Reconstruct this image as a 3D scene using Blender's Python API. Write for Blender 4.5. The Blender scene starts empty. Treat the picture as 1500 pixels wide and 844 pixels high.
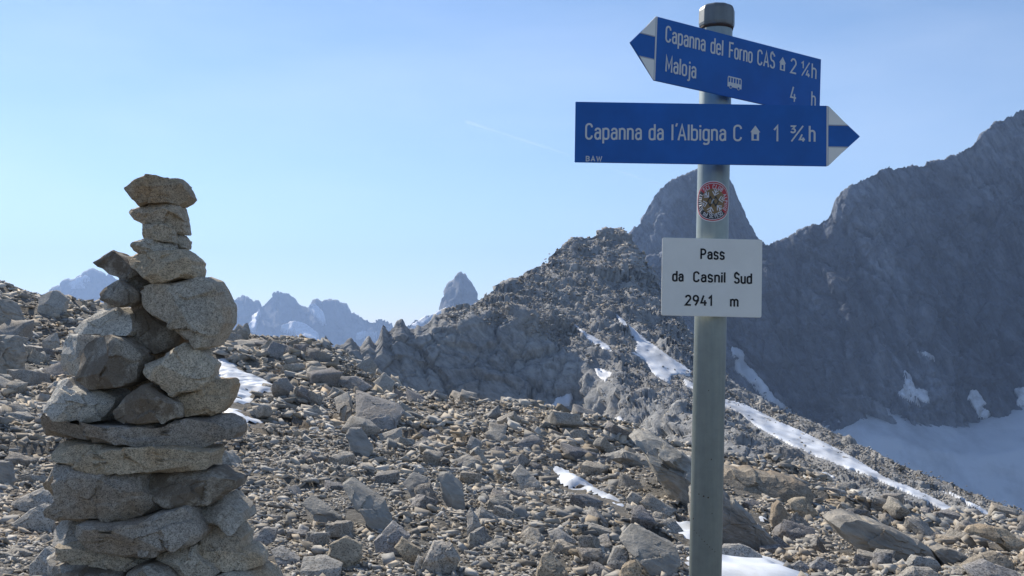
import bpy, bmesh, math, random
import numpy as np
from mathutils import Vector, Matrix
from mathutils.bvhtree import BVHTree

random.seed(7)
RNG = np.random.default_rng(11)
R = math.radians
SC = bpy.context.scene
COL = SC.collection

# ------------------------------------------------------------------ camera
F_PX = 1458.0                       # focal length in pixels of the 1500 px wide photograph
PITCH = math.atan(58 / F_PX)
CAM = np.array([0.0, 0.0, 1.62])
cd = bpy.data.cameras.new('camera')
cd.sensor_width = 36.0
cd.lens = 36.0 * F_PX / 1500.0
cd.clip_start = 0.05
cd.clip_end = 40000
cam = bpy.data.objects.new('camera', cd)
COL.objects.link(cam)
cam.location = CAM
cam.rotation_euler = (math.pi / 2 + PITCH, 0, 0)
SC.camera = cam

# ------------------------------------------------------------------ sky, sun, exposure
SUN_AZ = R(38)                      # left of the viewing direction, in front of the camera
SUN_EL = R(34)
SUN = Vector((-math.sin(SUN_AZ) * math.cos(SUN_EL), math.cos(SUN_AZ) * math.cos(SUN_EL), math.sin(SUN_EL)))
W = bpy.data.worlds.new('World')
SC.world = W
W.use_nodes = True
nt = W.node_tree
nt.nodes.clear()
wo = nt.nodes.new('ShaderNodeOutputWorld')
bg = nt.nodes.new('ShaderNodeBackground')
bg.inputs['Strength'].default_value = 0.1
sky = nt.nodes.new('ShaderNodeTexSky')
sky.sky_type = 'NISHITA'
sky.sun_disc = False
sky.sun_elevation = SUN_EL
sky.sun_rotation = -SUN_AZ
sky.altitude = 2900
sky.air_density = 1.25
sky.dust_density = 0.4
sky.ozone_density = 3.0
# thin high cirrus over the whole sky
tc = nt.nodes.new('ShaderNodeTexCoord')
mp = nt.nodes.new('ShaderNodeMapping')
mp.inputs['Rotation'].default_value = (0.2, 0.35, 0.3)
mp.inputs['Scale'].default_value = (1.2, 3.0, 5.5)
cn = nt.nodes.new('ShaderNodeTexNoise')
cn.inputs['Scale'].default_value = 1.6
cn.inputs['Detail'].default_value = 7
cn.inputs['Roughness'].default_value = 0.55
cr = nt.nodes.new('ShaderNodeValToRGB')
cr.color_ramp.elements[0].position = 0.42
cr.color_ramp.elements[0].color = (0, 0, 0, 1)
cr.color_ramp.elements[1].position = 0.85
cr.color_ramp.elements[1].color = (0.2, 0.2, 0.2, 1)
mx = nt.nodes.new('ShaderNodeMix')
mx.data_type = 'RGBA'
mx.inputs['B'].default_value = (9.0, 9.6, 10.4, 1)
nt.links.new(tc.outputs['Generated'], mp.inputs['Vector'])
nt.links.new(mp.outputs['Vector'], cn.inputs['Vector'])
nt.links.new(cn.outputs['Fac'], cr.inputs['Fac'])
nt.links.new(cr.outputs['Color'], mx.inputs['Factor'])
nt.links.new(sky.outputs['Color'], mx.inputs['A'])
nt.links.new(mx.outputs['Result'], bg.inputs['Color'])
nt.links.new(bg.outputs['Background'], wo.inputs['Surface'])

sl = bpy.data.lights.new('sun', 'SUN')
sl.energy = 4.6
sl.angle = R(0.53)
sl.color = (1.0, 0.93, 0.82)
sun = bpy.data.objects.new('sun', sl)
COL.objects.link(sun)
sun.rotation_euler = SUN.to_track_quat('Z', 'Y').to_euler()

SC.view_settings.view_transform = 'Standard'
SC.view_settings.look = 'None'
SC.view_settings.exposure = 0.5
SC.view_settings.gamma = 1.0
SC.render.engine = 'CYCLES'
cy = SC.cycles
cy.use_denoising = True
cy.max_bounces = 6
cy.diffuse_bounces = 3
cy.glossy_bounces = 2
cy.volume_bounces = 1
cy.use_adaptive_sampling = True
cy.adaptive_threshold = 0.01

# ------------------------------------------------------------------ pixel <-> world helpers
FWD = np.array([0, math.cos(PITCH), math.sin(PITCH)])
UP = np.array([0, -math.sin(PITCH), math.cos(PITCH)])


def P(px, py, Y):
    """point of the photograph's pixel at forward distance Y (vectorised)"""
    px, py, Y = np.broadcast_arrays(np.asarray(px, float), np.asarray(py, float), np.asarray(Y, float))
    u = (px - 750) / F_PX
    v = (422 - py) / F_PX
    d = np.stack([u, FWD[1] + v * UP[1], FWD[2] + v * UP[2]], -1)
    return CAM + d * (Y / d[..., 1])[..., None]


def to_px(p):
    d = np.asarray(p) - CAM
    z = d @ FWD
    return 750 + F_PX * d[..., 0] / z, 422 - F_PX * (d @ UP) / z


def inside(px, py, poly):
    px = np.asarray(px); py = np.asarray(py)
    r = np.zeros(px.shape, bool)
    n = len(poly)
    for i in range(n):
        x0, y0 = poly[i]; x1, y1 = poly[(i + 1) % n]
        if y0 == y1:
            continue
        c = ((y0 > py) != (y1 > py)) & (px < (x1 - x0) * (py - y0) / (y1 - y0) + x0)
        r ^= c
    return r


# ------------------------------------------------------------------ noise
def _h(ix, iy, iz, s):
    h = (ix.astype(np.int64) * 374761393 + iy.astype(np.int64) * 668265263 + iz.astype(np.int64) * 2147483647 + s * 974634777) & 0xFFFFFFFF
    h = ((h ^ (h >> 13)) * 1274126177) & 0xFFFFFFFF
    h = ((h ^ (h >> 16)) * 2246822519) & 0xFFFFFFFF
    return ((h ^ (h >> 15)) & 0xFFFFFF) / float(0xFFFFFF)


def vnoise(p, s=0):
    i = np.floor(p).astype(np.int64)
    f = p - i
    f = f * f * f * (f * (f * 6 - 15) + 10)
    r = 0
    for dx in (0, 1):
        for dy in (0, 1):
            for dz in (0, 1):
                w = (f[..., 0] if dx else 1 - f[..., 0]) * (f[..., 1] if dy else 1 - f[..., 1]) * (f[..., 2] if dz else 1 - f[..., 2])
                r = r + w * _h(i[..., 0] + dx, i[..., 1] + dy, i[..., 2] + dz, s)
    return r * 2 - 1


def fbm(p, o=4, s=0, g=0.5):
    a, r, t = 1.0, 0, 0
    for k in range(o):
        r = r + a * vnoise(p * (2.03 ** k) + 17.3 * k, s + k)
        t += a
        a *= g
    return r / t


def facet(p, s=0, tilt=1.0):
    """angular blocks: every cell is its own tilted plane; also returns the gap to the next cell"""
    sh = p.shape[:-1]
    q = p.reshape(-1, 3)
    i = np.floor(q).astype(np.int64)
    best = np.full(len(q), 1e9); sec = best.copy()
    val = np.zeros(len(q))
    for dx in (-1, 0, 1):
        for dy in (-1, 0, 1):
            for dz in (-1, 0, 1):
                a, b, c = i[:, 0] + dx, i[:, 1] + dy, i[:, 2] + dz
                h = [_h(a, b, c, s + k) for k in range(3)]
                d = q - np.stack([a + h[0], b + h[1], c + h[2]], -1)
                m = (d * d).sum(-1)
                v = (h[0] * 7.13 % 1 * 2 - 1) + tilt * (d[:, 0] * (h[1] * 9.7 % 1 - .5) + d[:, 1] * (h[2] * 8.3 % 1 - .5) + d[:, 2] * (h[0] * 5.9 % 1 - .5)) * 2
                nb = m < best
                sec = np.where(nb, best, np.minimum(sec, m))
                val = np.where(nb, v, val)
                best = np.where(nb, m, best)
    return val.reshape(sh), (np.sqrt(sec) - np.sqrt(best)).reshape(sh)


# ------------------------------------------------------------------ object helpers
def link(name, me, mat=None, parent=None, loc=None):
    o = bpy.data.objects.new(name, me)
    COL.objects.link(o)
    if mat is not None and me is not None and not me.materials:
        me.materials.append(mat)
    if loc is not None:
        o.location = loc
    if parent is not None:
        o.parent = parent
    return o


def tag(o, label=None, cat=None, group=None, kind=None):
    if label: o['label'] = label
    if cat: o['category'] = cat
    if group: o['group'] = group
    if kind: o['kind'] = kind
    return o


def empty(name, loc):
    o = bpy.data.objects.new(name, None)
    COL.objects.link(o)
    o.location = loc
    o.empty_display_size = 0.1
    return o


def mesh(name, v, faces, smooth=False):
    me = bpy.data.meshes.new(name)
    me.from_pydata(np.asarray(v).tolist(), [], [tuple(f) for f in faces])
    if smooth:
        me.polygons.foreach_set('use_smooth', np.ones(len(me.polygons), bool))
    me.update()
    return me


def mesh_tris(name, v, t, smooth=False):
    me = bpy.data.meshes.new(name)
    v = np.ascontiguousarray(v, np.float32); t = np.ascontiguousarray(t, np.int32)
    n = t.shape[1]
    me.vertices.add(len(v)); me.vertices.foreach_set('co', v.ravel())
    me.loops.add(t.size); me.loops.foreach_set('vertex_index', t.ravel())
    me.polygons.add(len(t))
    me.polygons.foreach_set('loop_start', np.arange(0, t.size, n, dtype=np.int32))
    me.polygons.foreach_set('loop_total', np.full(len(t), n, np.int32))
    if smooth:
        me.polygons.foreach_set('use_smooth', np.ones(len(t), bool))
    me.update(calc_edges=True)
    me.validate()
    return me


def grid_faces(nr, nc):
    i = np.arange(nr - 1)[:, None] * nc + np.arange(nc - 1)[None, :]
    i = i.ravel()
    return np.stack([i, i + 1, i + 1 + nc, i + nc], -1)


# ------------------------------------------------------------------ materials
def N(nt, kind, **kw):
    n = nt.nodes.new('ShaderNode' + kind)
    for k, v in kw.items():
        if k in n.inputs:
            n.inputs[k].default_value = v
        else:
            setattr(n, k, v)
    return n


def ramp(nt, stops, src):
    r = nt.nodes.new('ShaderNodeValToRGB')
    e = r.color_ramp.elements
    while len(e) < len(stops):
        e.new(0.5)
    for k, (pos, c) in enumerate(stops):
        e[k].position = pos
        e[k].color = (c, c, c, 1) if isinstance(c, (int, float)) else (*c, 1)
    nt.links.new(src, r.inputs['Fac'])
    return r.outputs['Color']


def mix(nt, mode, fac, a, b):
    m = nt.nodes.new('ShaderNodeMix')
    m.data_type = 'RGBA'
    m.blend_type = mode
    for sock, val in (('Factor', fac), ('A', a), ('B', b)):
        s = [x for x in m.inputs if x.name == sock and (x.type == 'VALUE' if sock == 'Factor' else x.type == 'RGBA')][0]
        if hasattr(val, 'is_linked'):
            nt.links.new(val, s)
        else:
            s.default_value = val if isinstance(val, float) else (*val, 1)
    return [x for x in m.outputs if x.type == 'RGBA'][0]


def new_mat(name):
    m = bpy.data.materials.new(name)
    m.use_nodes = True
    nt = m.node_tree
    return m, nt, nt.nodes['Principled BSDF']


def rock_mat(name, pale, mid, warm, warm_amt, big, fine, speck=0.0, bump=0.4, bump_d=0.01, tone=False, rnd=0.0, streak=None, dark=0.55, rough=0.9, stain=None, hard=False):
    """pale/mid: mineral colours, warm: iron staining, big/fine: noise scales (1/m), speck: size of grains (1/m)"""
    m, nt, b = new_mat(name)
    L = nt.links.new
    g = N(nt, 'NewGeometry')
    pos = g.outputs['Position']
    v = pos
    if streak is not None:
        mp = N(nt, 'Mapping', vector_type='TEXTURE')
        mp.inputs['Rotation'].default_value = streak[1]
        mp.inputs['Scale'].default_value = streak[0]
        L(pos, mp.inputs['Vector'])
        v = mp.outputs['Vector']
    n1 = N(nt, 'TexNoise', Scale=big, Detail=6.0, Roughness=0.6)
    L(v, n1.inputs['Vector'])
    n2 = N(nt, 'TexNoise', Scale=fine, Detail=8.0, Roughness=0.68)
    L(v, n2.inputs['Vector'])
    n3 = N(nt, 'TexNoise', Scale=big * 0.6, Detail=4.0, Roughness=0.6)
    m3 = N(nt, 'Mapping'); m3.inputs['Location'].default_value = (31.7, 12.1, 5.3)
    L(v, m3.inputs['Vector']); L(m3.outputs['Vector'], n3.inputs['Vector'])
    c = mix(nt, 'MIX', ramp(nt, [(0.44, 0.0), (0.58, 1.0)] if hard else [(0.35, 0.0), (0.65, 1.0)], n1.outputs['Fac']), mid, pale)
    c = mix(nt, 'MIX', ramp(nt, [(0.48, 0.0), (0.72, warm_amt)], n3.outputs['Fac']), c, warm)
    c = mix(nt, 'MULTIPLY', 1.0, c, ramp(nt, [(0.28, dark), (0.6, 1.08)], n2.outputs['Fac']))
    if speck:
        w = N(nt, 'TexVoronoi', Scale=speck)
        L(pos, w.inputs['Vector'])
        sv = N(nt, 'SeparateColor')
        L(w.outputs['Color'], sv.inputs['Color'])
        c = mix(nt, 'MULTIPLY', 0.9, c, ramp(nt, [(0.0, 0.42), (0.2, 0.5), (0.26, 0.95), (0.6, 1.05), (0.9, 1.25), (1.0, 1.35)], sv.outputs['Red']))
    if stain is not None:
        n4 = N(nt, 'TexNoise', Scale=stain[0], Detail=5.0, Roughness=0.65)
        L(pos, n4.inputs['Vector'])
        c = mix(nt, 'MIX', ramp(nt, [(stain[1], 0.0), (stain[1] + 0.12, stain[2])], n4.outputs['Fac']), c, stain[3])
    if tone:
        a = N(nt, 'Attribute', attribute_name='tone')
        c = mix(nt, 'MULTIPLY', 1.0, c, a.outputs['Color'])
    if rnd:
        oi = N(nt, 'ObjectInfo')
        c = mix(nt, 'MULTIPLY', 1.0, c, ramp(nt, [(0.0, (1 - rnd, 1 - rnd, 1 - rnd * .8)), (0.5, (1.0, .99, .98)), (1.0, (1 + rnd * .7, 1 + rnd * .55, 1 + rnd * .3))], oi.outputs['Random']))
    L(c, b.inputs['Base Color'])
    b.inputs['Roughness'].default_value = rough
    b.inputs['Specular IOR Level'].default_value = 0.3
    bm = N(nt, 'Bump', Strength=bump, Distance=bump_d)
    L(n2.outputs['Fac'], bm.inputs['Height'])
    L(bm.outputs['Normal'], b.inputs['Normal'])
    return m


PALE, MID, WARM = (.45, .42, .37), (.33, .315, .285), (.41, .315, .21)
M_cairn = rock_mat('cairn_granite', (.54, .475, .37), (.43, .375, .29), (.46, .30, .15), 0.7, 6, 60, speck=330, bump=0.8, bump_d=0.008, rnd=0.24, dark=0.55)
M_cairn_rust = rock_mat('cairn_rusty_granite', (.55, .455, .32), (.45, .36, .245), (.46, .27, .11), 0.9, 5, 60, speck=330, bump=0.8, bump_d=0.008, rnd=0.1, dark=0.6)
M_cairn_dark = rock_mat('cairn_weathered', (.44, .395, .32), (.35, .315, .255), (.19, .145, .10), 0.5, 7, 60, speck=330, bump=0.6, bump_d=0.006, rnd=0.12, dark=0.65, stain=(8, .42, .78, (.15, .112, .075)))
M_cairn_pale = rock_mat('cairn_pale_granite', (.62, .585, .51), (.49, .45, .38), (.4, .3, .2), 0.25, 6, 60, speck=330, bump=0.7, bump_d=0.008, rnd=0.08, dark=0.75)
M_boulder = rock_mat('boulder_granite', PALE, MID, WARM, 0.5, 1.4, 16, speck=130, bump=0.6, bump_d=0.03, rnd=0.2, dark=0.6)
M_boulder_warm = rock_mat('boulder_rusty_granite', (.40, .345, .26), (.32, .27, .20), (.36, .24, .13), 0.6, 1.4, 16, speck=130, bump=0.6, bump_d=0.03, rnd=0.15, dark=0.6)
M_outcrop = rock_mat('outcrop_slab', (.43, .405, .355), (.32, .305, .27), (.38, .285, .19), 0.5, 0.9, 9, bump=0.8, bump_d=0.08, rnd=0.1, dark=0.5, streak=((3.0, 2.0, 0.8), (0.1, 0.5, 0.2)))
M_stone = rock_mat('scree_stone', PALE, MID, WARM, 0.5, 2.2, 24, speck=130, bump=1.0, bump_d=0.035, tone=False, rnd=0.3, dark=0.5)
M_scree = rock_mat('scree_loose', PALE, MID, WARM, 0.45, 0.8, 14, bump=0.3, bump_d=0.02, tone=True, dark=0.7)
M_ground = rock_mat('gravel_ground', (.28, .255, .215), (.19, .175, .15), (.27, .195, .125), 0.5, 0.5, 18, bump=1.0, bump_d=0.09, dark=0.35)
M_ridge = rock_mat('ridge_rock', (.40, .395, .38), (.27, .27, .268), (.38, .31, .22), 0.35, 0.09, 0.9, bump=1.0, bump_d=0.7, dark=0.5, streak=((1.0, 1.2, 2.2), (0.1, -0.6, 0.0)))
M_ridge_blocks = rock_mat('ridge_blocks', (.36, .35, .33), (.27, .265, .25), (.36, .29, .21), 0.35, 0.06, 1.2, bump=0.4, bump_d=0.3, tone=True, dark=0.65)
M_wall = rock_mat('wall_rock', (.26, .285, .33), (.11, .125, .152), (.20, .175, .145), 0.15, 0.010, 0.13, bump=1.0, bump_d=8.0, dark=0.3, streak=((1.0, 1.4, 3.6), (0.1, -0.45, 0.0)), hard=True)  # blue of distant haze and shade is put into the rock colour
M_far = rock_mat('far_rock', (.22, .22, .22), (.13, .13, .13), (.30, .26, .2), 0.2, 0.004, 0.03, bump=0.8, bump_d=20.0, dark=0.55)


def snow_mat(name, col, dirt, scale, bump_d, dscale):
    m, nt, b = new_mat(name)
    L = nt.links.new
    g = N(nt, 'NewGeometry')
    n1 = N(nt, 'TexNoise', Scale=dscale, Detail=7.0, Roughness=0.65)
    mp = N(nt, 'Mapping'); mp.inputs['Scale'].default_value = (1.0, 0.45, 1.0); mp.inputs['Rotation'].default_value = (0, 0, 0.5)
    L(g.outputs['Position'], mp.inputs['Vector']); L(mp.outputs['Vector'], n1.inputs['Vector'])
    c = mix(nt, 'MIX', ramp(nt, [(0.44, 0.0), (0.70, 0.85)], n1.outputs['Fac']), col, dirt)
    L(c, b.inputs['Base Color'])
    b.inputs['Roughness'].default_value = 0.6
    n2 = N(nt, 'TexVoronoi', Scale=scale)
    n2.feature = 'SMOOTH_F1'
    L(mp.outputs['Vector'], n2.inputs['Vector'])
    bm = N(nt, 'Bump', Strength=0.8, Distance=bump_d)
    L(n2.outputs['Distance'], bm.inputs['Height'])
    L(bm.outputs['Normal'], b.inputs['Normal'])
    return m


M_snow = snow_mat('old_snow', (.70, .73, .77), (.32, .31, .29), 3.5, 0.16, 1.6)
M_snow_far = snow_mat('far_snow', (.62, .65, .70), (.30, .30, .30), 0.5, 1.0, 0.16)
M_glacier = snow_mat('glacier_ice', (.50, .53, .57), (.24, .26, .29), 0.06, 5.0, 0.022)


def plain(name, col, rough=0.5, metal=0.0, spec=0.5, var=0.0, vs=30, bump=0.0):
    m, nt, b = new_mat(name)
    L = nt.links.new
    b.inputs['Roughness'].default_value = rough
    b.inputs['Metallic'].default_value = metal
    b.inputs['Specular IOR Level'].default_value = spec
    b.inputs['Base Color'].default_value = (*col, 1)
    if var:
        tcn = N(nt, 'TexCoord')
        n = N(nt, 'TexNoise', Scale=vs, Detail=6.0, Roughness=0.6)
        L(tcn.outputs['Object'], n.inputs['Vector'])
        c = mix(nt, 'MULTIPLY', 1.0, col, ramp(nt, [(0.3, 1 - var), (0.7, 1 + var * .5)], n.outputs['Fac']))
        L(c, b.inputs['Base Color'])
        if bump:
            bm = N(nt, 'Bump', Strength=bump, Distance=0.002)
            L(n.outputs['Fac'], bm.inputs['Height'])
            L(bm.outputs['Normal'], b.inputs['Normal'])
    return m


M_blue = plain('blue_enamel', (.006, .115, .43), 0.42, 0, 0.35, 0.16, 14)
M_white = plain('white_enamel', (.86, .84, .765), 0.45, 0, 0.4, 0.05, 20)
M_letter = plain('white_lettering', (.66, .66, .64), 0.5, 0, 0.3)
M_black = plain('black_lettering', (.012, .012, .014), 0.5, 0, 0.3)
M_edge = plain('board_back', (.22, .25, .30), 0.6, 0.3)
M_grey = plain('grey_line', (.42, .44, .46), 0.5)
M_red = plain('sticker_red', (.50, .018, .02), 0.35)
M_sblack = plain('sticker_black', (.012, .013, .018), 0.35)
M_gold = plain('sticker_gold', (.24, .145, .05), 0.35)
M_swhite = plain('sticker_white', (.72, .70, .70), 0.4)
M_rubber = plain('rust_seal', (.05, .028, .018), 0.8)
M_rust = plain('rust_spot', (.07, .04, .025), 0.9)


def zinc(name, c0, c1):
    m, nt, b = new_mat(name)
    L = nt.links.new
    tcn = N(nt, 'TexCoord')
    mp = N(nt, 'Mapping'); mp.inputs['Scale'].default_value = (60, 60, 3.0)
    L(tcn.outputs['Object'], mp.inputs['Vector'])
    n = N(nt, 'TexNoise', Scale=1.0, Detail=6.0, Roughness=0.6)
    L(mp.outputs['Vector'], n.inputs['Vector'])
    n2 = N(nt, 'TexNoise', Scale=45.0, Detail=6.0, Roughness=0.7)
    L(tcn.outputs['Object'], n2.inputs['Vector'])
    c = mix(nt, 'MIX', ramp(nt, [(0.35, 0.0), (0.65, 1.0)], n.outputs['Fac']), c0, c1)
    c = mix(nt, 'MULTIPLY', 1.0, c, ramp(nt, [(0.3, .9), (0.6, 1.03)], n2.outputs['Fac']))
    L(c, b.inputs['Base Color'])
    b.inputs['Metallic'].default_value = 0.38
    b.inputs['Roughness'].default_value = 0.42
    bm = N(nt, 'Bump', Strength=0.15, Distance=0.002)
    L(n2.outputs['Fac'], bm.inputs['Height'])
    L(bm.outputs['Normal'], b.inputs['Normal'])
    return m


M_zinc = zinc('galvanised_zinc', (.27, .315, .305), (.335, .375, .345))
M_cap = zinc('weathered_zinc', (.15, .165, .17), (.20, .21, .205))

# ------------------------------------------------------------------ foreground slope
# for columns of the photograph: (forward distance, image row) of the ground, near to crest
GC = [
    (-150, [(6.4, 844), (11, 700), (18, 590), (28, 480), (40, 380)]),
    (0, [(6.4, 844), (11, 705), (18, 600), (28, 500), (38, 408)]),
    (60, [(6.4, 844), (11, 705), (18, 605), (28, 510), (40, 426)]),
    (130, [(6.4, 844), (11, 705), (18, 610), (28, 520), (42, 445)]),
    (240, [(6.4, 844), (11, 705), (18, 618), (30, 530), (45, 470)]),
    (345, [(6.4, 844), (11, 705), (18, 625), (32, 540), (46, 488)]),
    (440, [(6.4, 844), (11, 705), (19, 628), (32, 555), (45, 501)]),
    (500, [(6.4, 844), (11, 708), (19, 630), (31, 568), (44, 521)]),
    (560, [(6.4, 844), (11.5, 708), (18, 645), (30, 588), (42, 548)]),
    (610, [(6.4, 844), (11.7, 708), (18, 648), (29, 602), (39, 578)]),
    (660, [(6.4, 844), (12, 708), (18, 655), (27, 615), (36, 595)]),
    (760, [(6.4, 844), (11.5, 725), (17, 675), (25, 632), (32, 608)]),
    (860, [(6.4, 844), (9, 770), (13, 722), (16, 706), (22, 655), (28, 630)]),
    (930, [(6.4, 844), (8.6, 785), (12, 748), (15, 722), (19, 675), (24, 652)]),
    (1000, [(6.4, 844), (8.2, 800), (10.5, 780), (12.5, 768), (16, 705), (20, 670)]),
    (1060, [(6.4, 844), (8.6, 815), (10.5, 800), (12.5, 770), (16, 725), (20, 700)]),
    (1130, [(6.4, 850), (8.6, 822), (11, 795), (14, 755), (18, 712), (21, 704)]),
    (1200, [(6.4, 848), (8.6, 820), (12, 775), (16, 744), (20, 728)]),
    (1280, [(6.4, 846), (8.6, 825), (12, 790), (17, 770)]),
    (1380, [(6.4, 846), (8.6, 830), (12, 800), (18, 788)]),
    (1500, [(6.4, 846), (8.6, 832), (12, 802), (18, 786)]),
    (1650, [(6.4, 850), (8.6, 836), (12, 805), (18, 790)]),
]
GY = np.unique(np.round(np.concatenate([np.linspace(0, 6.4, 5), np.geomspace(6.4, 60, 70), np.geomspace(62, 240, 20)]), 4))
GZ = np.zeros((len(GC), len(GY)))
GYC = np.zeros(len(GC))
for i, (px, pts) in enumerate(GC):
    ys = np.array([a for a, b in pts]); zs = np.array([P(px, b, a)[2] for a, b in pts])
    ys = np.r_[0, 3, ys]; zs = np.r_[0, 0, zs]
    yc, zc = ys[-1], zs[-1]
    d = np.maximum(GY - yc, 0)
    GZ[i] = np.interp(GY, ys, zs) - np.minimum(0.03 * d * d, 0.75 * d)
    GYC[i] = yc
# soften the profile kinks
for _ in range(2):
    k = GZ.copy(); k[:, 1:-1] = (GZ[:, :-2] + 2 * GZ[:, 1:-1] + GZ[:, 2:]) / 4; GZ = k
GPX = np.array([c[0] for c in GC], float)


def base_z(X, Y):
    """smooth ground height"""
    X = np.asarray(X, float); Y = np.asarray(Y, float)
    r = np.hypot(X, Y)
    az = np.arctan2(X, Y)
    azc = np.clip(az, R(-32), R(32))
    Ye = r * np.cos(azc)
    px = np.clip(750 + F_PX * np.tan(azc), GPX[0], GPX[-1])
    ci = np.clip(np.searchsorted(GPX, px) - 1, 0, len(GPX) - 2)
    t = (px - GPX[ci]) / (GPX[ci + 1] - GPX[ci])
    yi = np.clip(np.searchsorted(GY, Ye) - 1, 0, len(GY) - 2)
    s = np.clip((Ye - GY[yi]) / (GY[yi + 1] - GY[yi]), 0, 1)
    a = GZ[ci, yi] * (1 - s) + GZ[ci, yi + 1] * s
    b = GZ[ci + 1, yi] * (1 - s) + GZ[ci + 1, yi + 1] * s
    return a * (1 - t) + b * t


def ground_z(X, Y):
    X = np.asarray(X, float); Y = np.asarray(Y, float)
    r = np.hypot(X, Y)
    z = base_z(X, Y)
    p = np.stack([X, Y, np.zeros_like(X)], -1)
    k = np.clip((r - 2.5) / 12, 0.12, 1.6)
    z = z + 0.15 * k * fbm(p / 3.1, 3, 5) + 0.30 * np.clip((r - 7) / 14, 0, 1.3) * (np.abs(fbm(p / [7.5, 5.0, 1], 3, 15)) * 2 - .45) + 0.05 * np.clip(r / 8, .3, 1.5) * fbm(p / 0.45, 3, 9)
    fv, _ = facet(p / 1.7 * [1, 1, 1], 21, 0.8)
    z = z + 0.06 * k * fv
    return z


az = np.concatenate([np.linspace(-180, -34, 60)[:-1], np.linspace(-34, 34, 470), np.linspace(34, 180, 60)[1:]])
rr_ = np.concatenate([[0.02, 0.5, 1.0, 1.6, 2.2, 3.0, 3.8], np.geomspace(4.5, 60, 230), np.geomspace(63, 230, 26)])
AZ, RR = np.meshgrid(np.radians(az), rr_)
gx, gy = RR * np.sin(AZ), RR * np.cos(AZ)
gz = ground_z(gx, gy)
gv = np.stack([gx, gy, gz], -1).reshape(-1, 3)
gf = grid_faces(*AZ.shape)
gme = mesh_tris('scree_slope', gv, gf, True)
slope = tag(link('scree_slope', gme, M_ground), kind='structure')
G_BVH = BVHTree.FromPolygons([Vector(v) for v in gv], gf.tolist())


def cast(px, py, bvh=None):
    o = Vector(CAM)
    p = Vector(P(px, py, 10.0)) - o
    h = (bvh or G_BVH).ray_cast(o, p.normalized())
    return h[0]


# ------------------------------------------------------------------ mountains built as relief sheets with real depth
def relief(cols, crest, step, rows, amp, back, x0=None, x1=None, jag=0.0, jseed=0):
    cpx = np.array([c[0] for c in cols], float)
    px = np.arange(x0 if x0 is not None else cpx[0], (x1 if x1 is not None else cpx[-1]) + .1, step)
    t = np.linspace(0, 1, rows)
    PY = np.zeros((rows, len(cols))); YY = PY.copy()
    for j, (cx, pts) in enumerate(cols):
        pts = pts[::-1]                                       # low to high
        py = np.array([a for a, b in pts], float); Y = np.array([b for a, b in pts], float)
        z = P(cx, py, Y)[:, 2]
        s = np.r_[0, np.cumsum(np.hypot(np.diff(z), np.diff(Y) * .6))]; s /= s[-1]
        PY[:, j] = np.interp(t, s, py); YY[:, j] = np.interp(t, s, Y)
    py = np.stack([np.interp(px, cpx, PY[k]) for k in range(rows)])
    Y = np.stack([np.interp(px, cpx, YY[k]) for k in range(rows)])
    if crest is not None:
        c = np.interp(px, [a for a, b in crest], [b for a, b in crest])
        jn = np.stack([px / 7.0, px * 0, px * 0], -1)
        c = c + jag * (vnoise(jn, jseed) + .8 * np.abs(vnoise(jn * 2.3, jseed + 1)) + .5 * vnoise(jn * 5.1, jseed + 2))
        d = c - py[-1]
        py = py + d[None, :] * (t[:, None] ** 3)
    V = P(px[None, :], py, Y)
    top = V[-1]
    bk = []
    for k in range(1, 7):
        q = top.copy()
        q[:, 1] += back * k / 6
        q[:, 2] -= back * 1.1 * (k / 6) ** 1.2
        bk.append(q)
    V = np.concatenate([V, np.array(bk)])
    du = np.gradient(V, axis=1); dv = np.gradient(V, axis=0)
    n = np.cross(du, dv)
    n /= np.linalg.norm(n, axis=-1, keepdims=True) + 1e-9
    tt = np.r_[t, np.ones(6)][:, None] * np.ones(len(px))
    V = V + n * amp(V, tt, px)[..., None]
    return V, px


def relief_obj(name, V, mat, smooth=False):
    me = mesh_tris(name, V.reshape(-1, 3), grid_faces(*V.shape[:2]), smooth)
    o = tag(link(name, me, mat), kind='structure')
    bvh = BVHTree.FromPolygons([Vector(v) for v in V.reshape(-1, 3)], grid_faces(*V.shape[:2]).tolist())
    return o, bvh


def rot(p, a, b):
    ca, sa, cb, sb = math.cos(a), math.sin(a), math.cos(b), math.sin(b)
    x, y, z = p[..., 0], p[..., 1], p[..., 2]
    x, z = ca * x + sa * z, -sa * x + ca * z
    y, z = cb * y + sb * z, -sb * y + cb * z
    return np.stack([x, y, z], -1)


# the near ridge
B_COLS = [
    (380, [(545, 190), (600, 178)]),
    (470, [(505, 192), (570, 178)]),
    (560, [(482, 198), (505, 192), (620, 178)]),
    (620, [(474, 206), (495, 198), (650, 180)]),
    (690, [(447, 226), (478, 204), (650, 183)]),
    (760, [(404, 258), (470, 209), (650, 186)]),
    (850, [(347, 305), (440, 245), (515, 203), (660, 180)]),
    (905, [(333, 322), (450, 245), (545, 192), (570, 181), (670, 164)]),
    (950, [(385, 300), (460, 245), (558, 187), (592, 172), (690, 152)]),
    (1010, [(482, 252), (558, 190), (612, 158), (700, 132)]),
    (1065, [(553, 210), (598, 170), (635, 144), (730, 112)]),
    (1180, [(612, 168), (642, 147), (682, 122), (770, 95)]),
    (1300, [(670, 132), (700, 113), (732, 94), (820, 60)]),
    (1400, [(712, 111), (742, 96), (775, 72), (840, 50)]),
    (1500, [(748, 97), (780, 80), (810, 62), (860, 45)]),
    (1700, [(820, 85), (850, 66), (900, 45)]),
]
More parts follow.
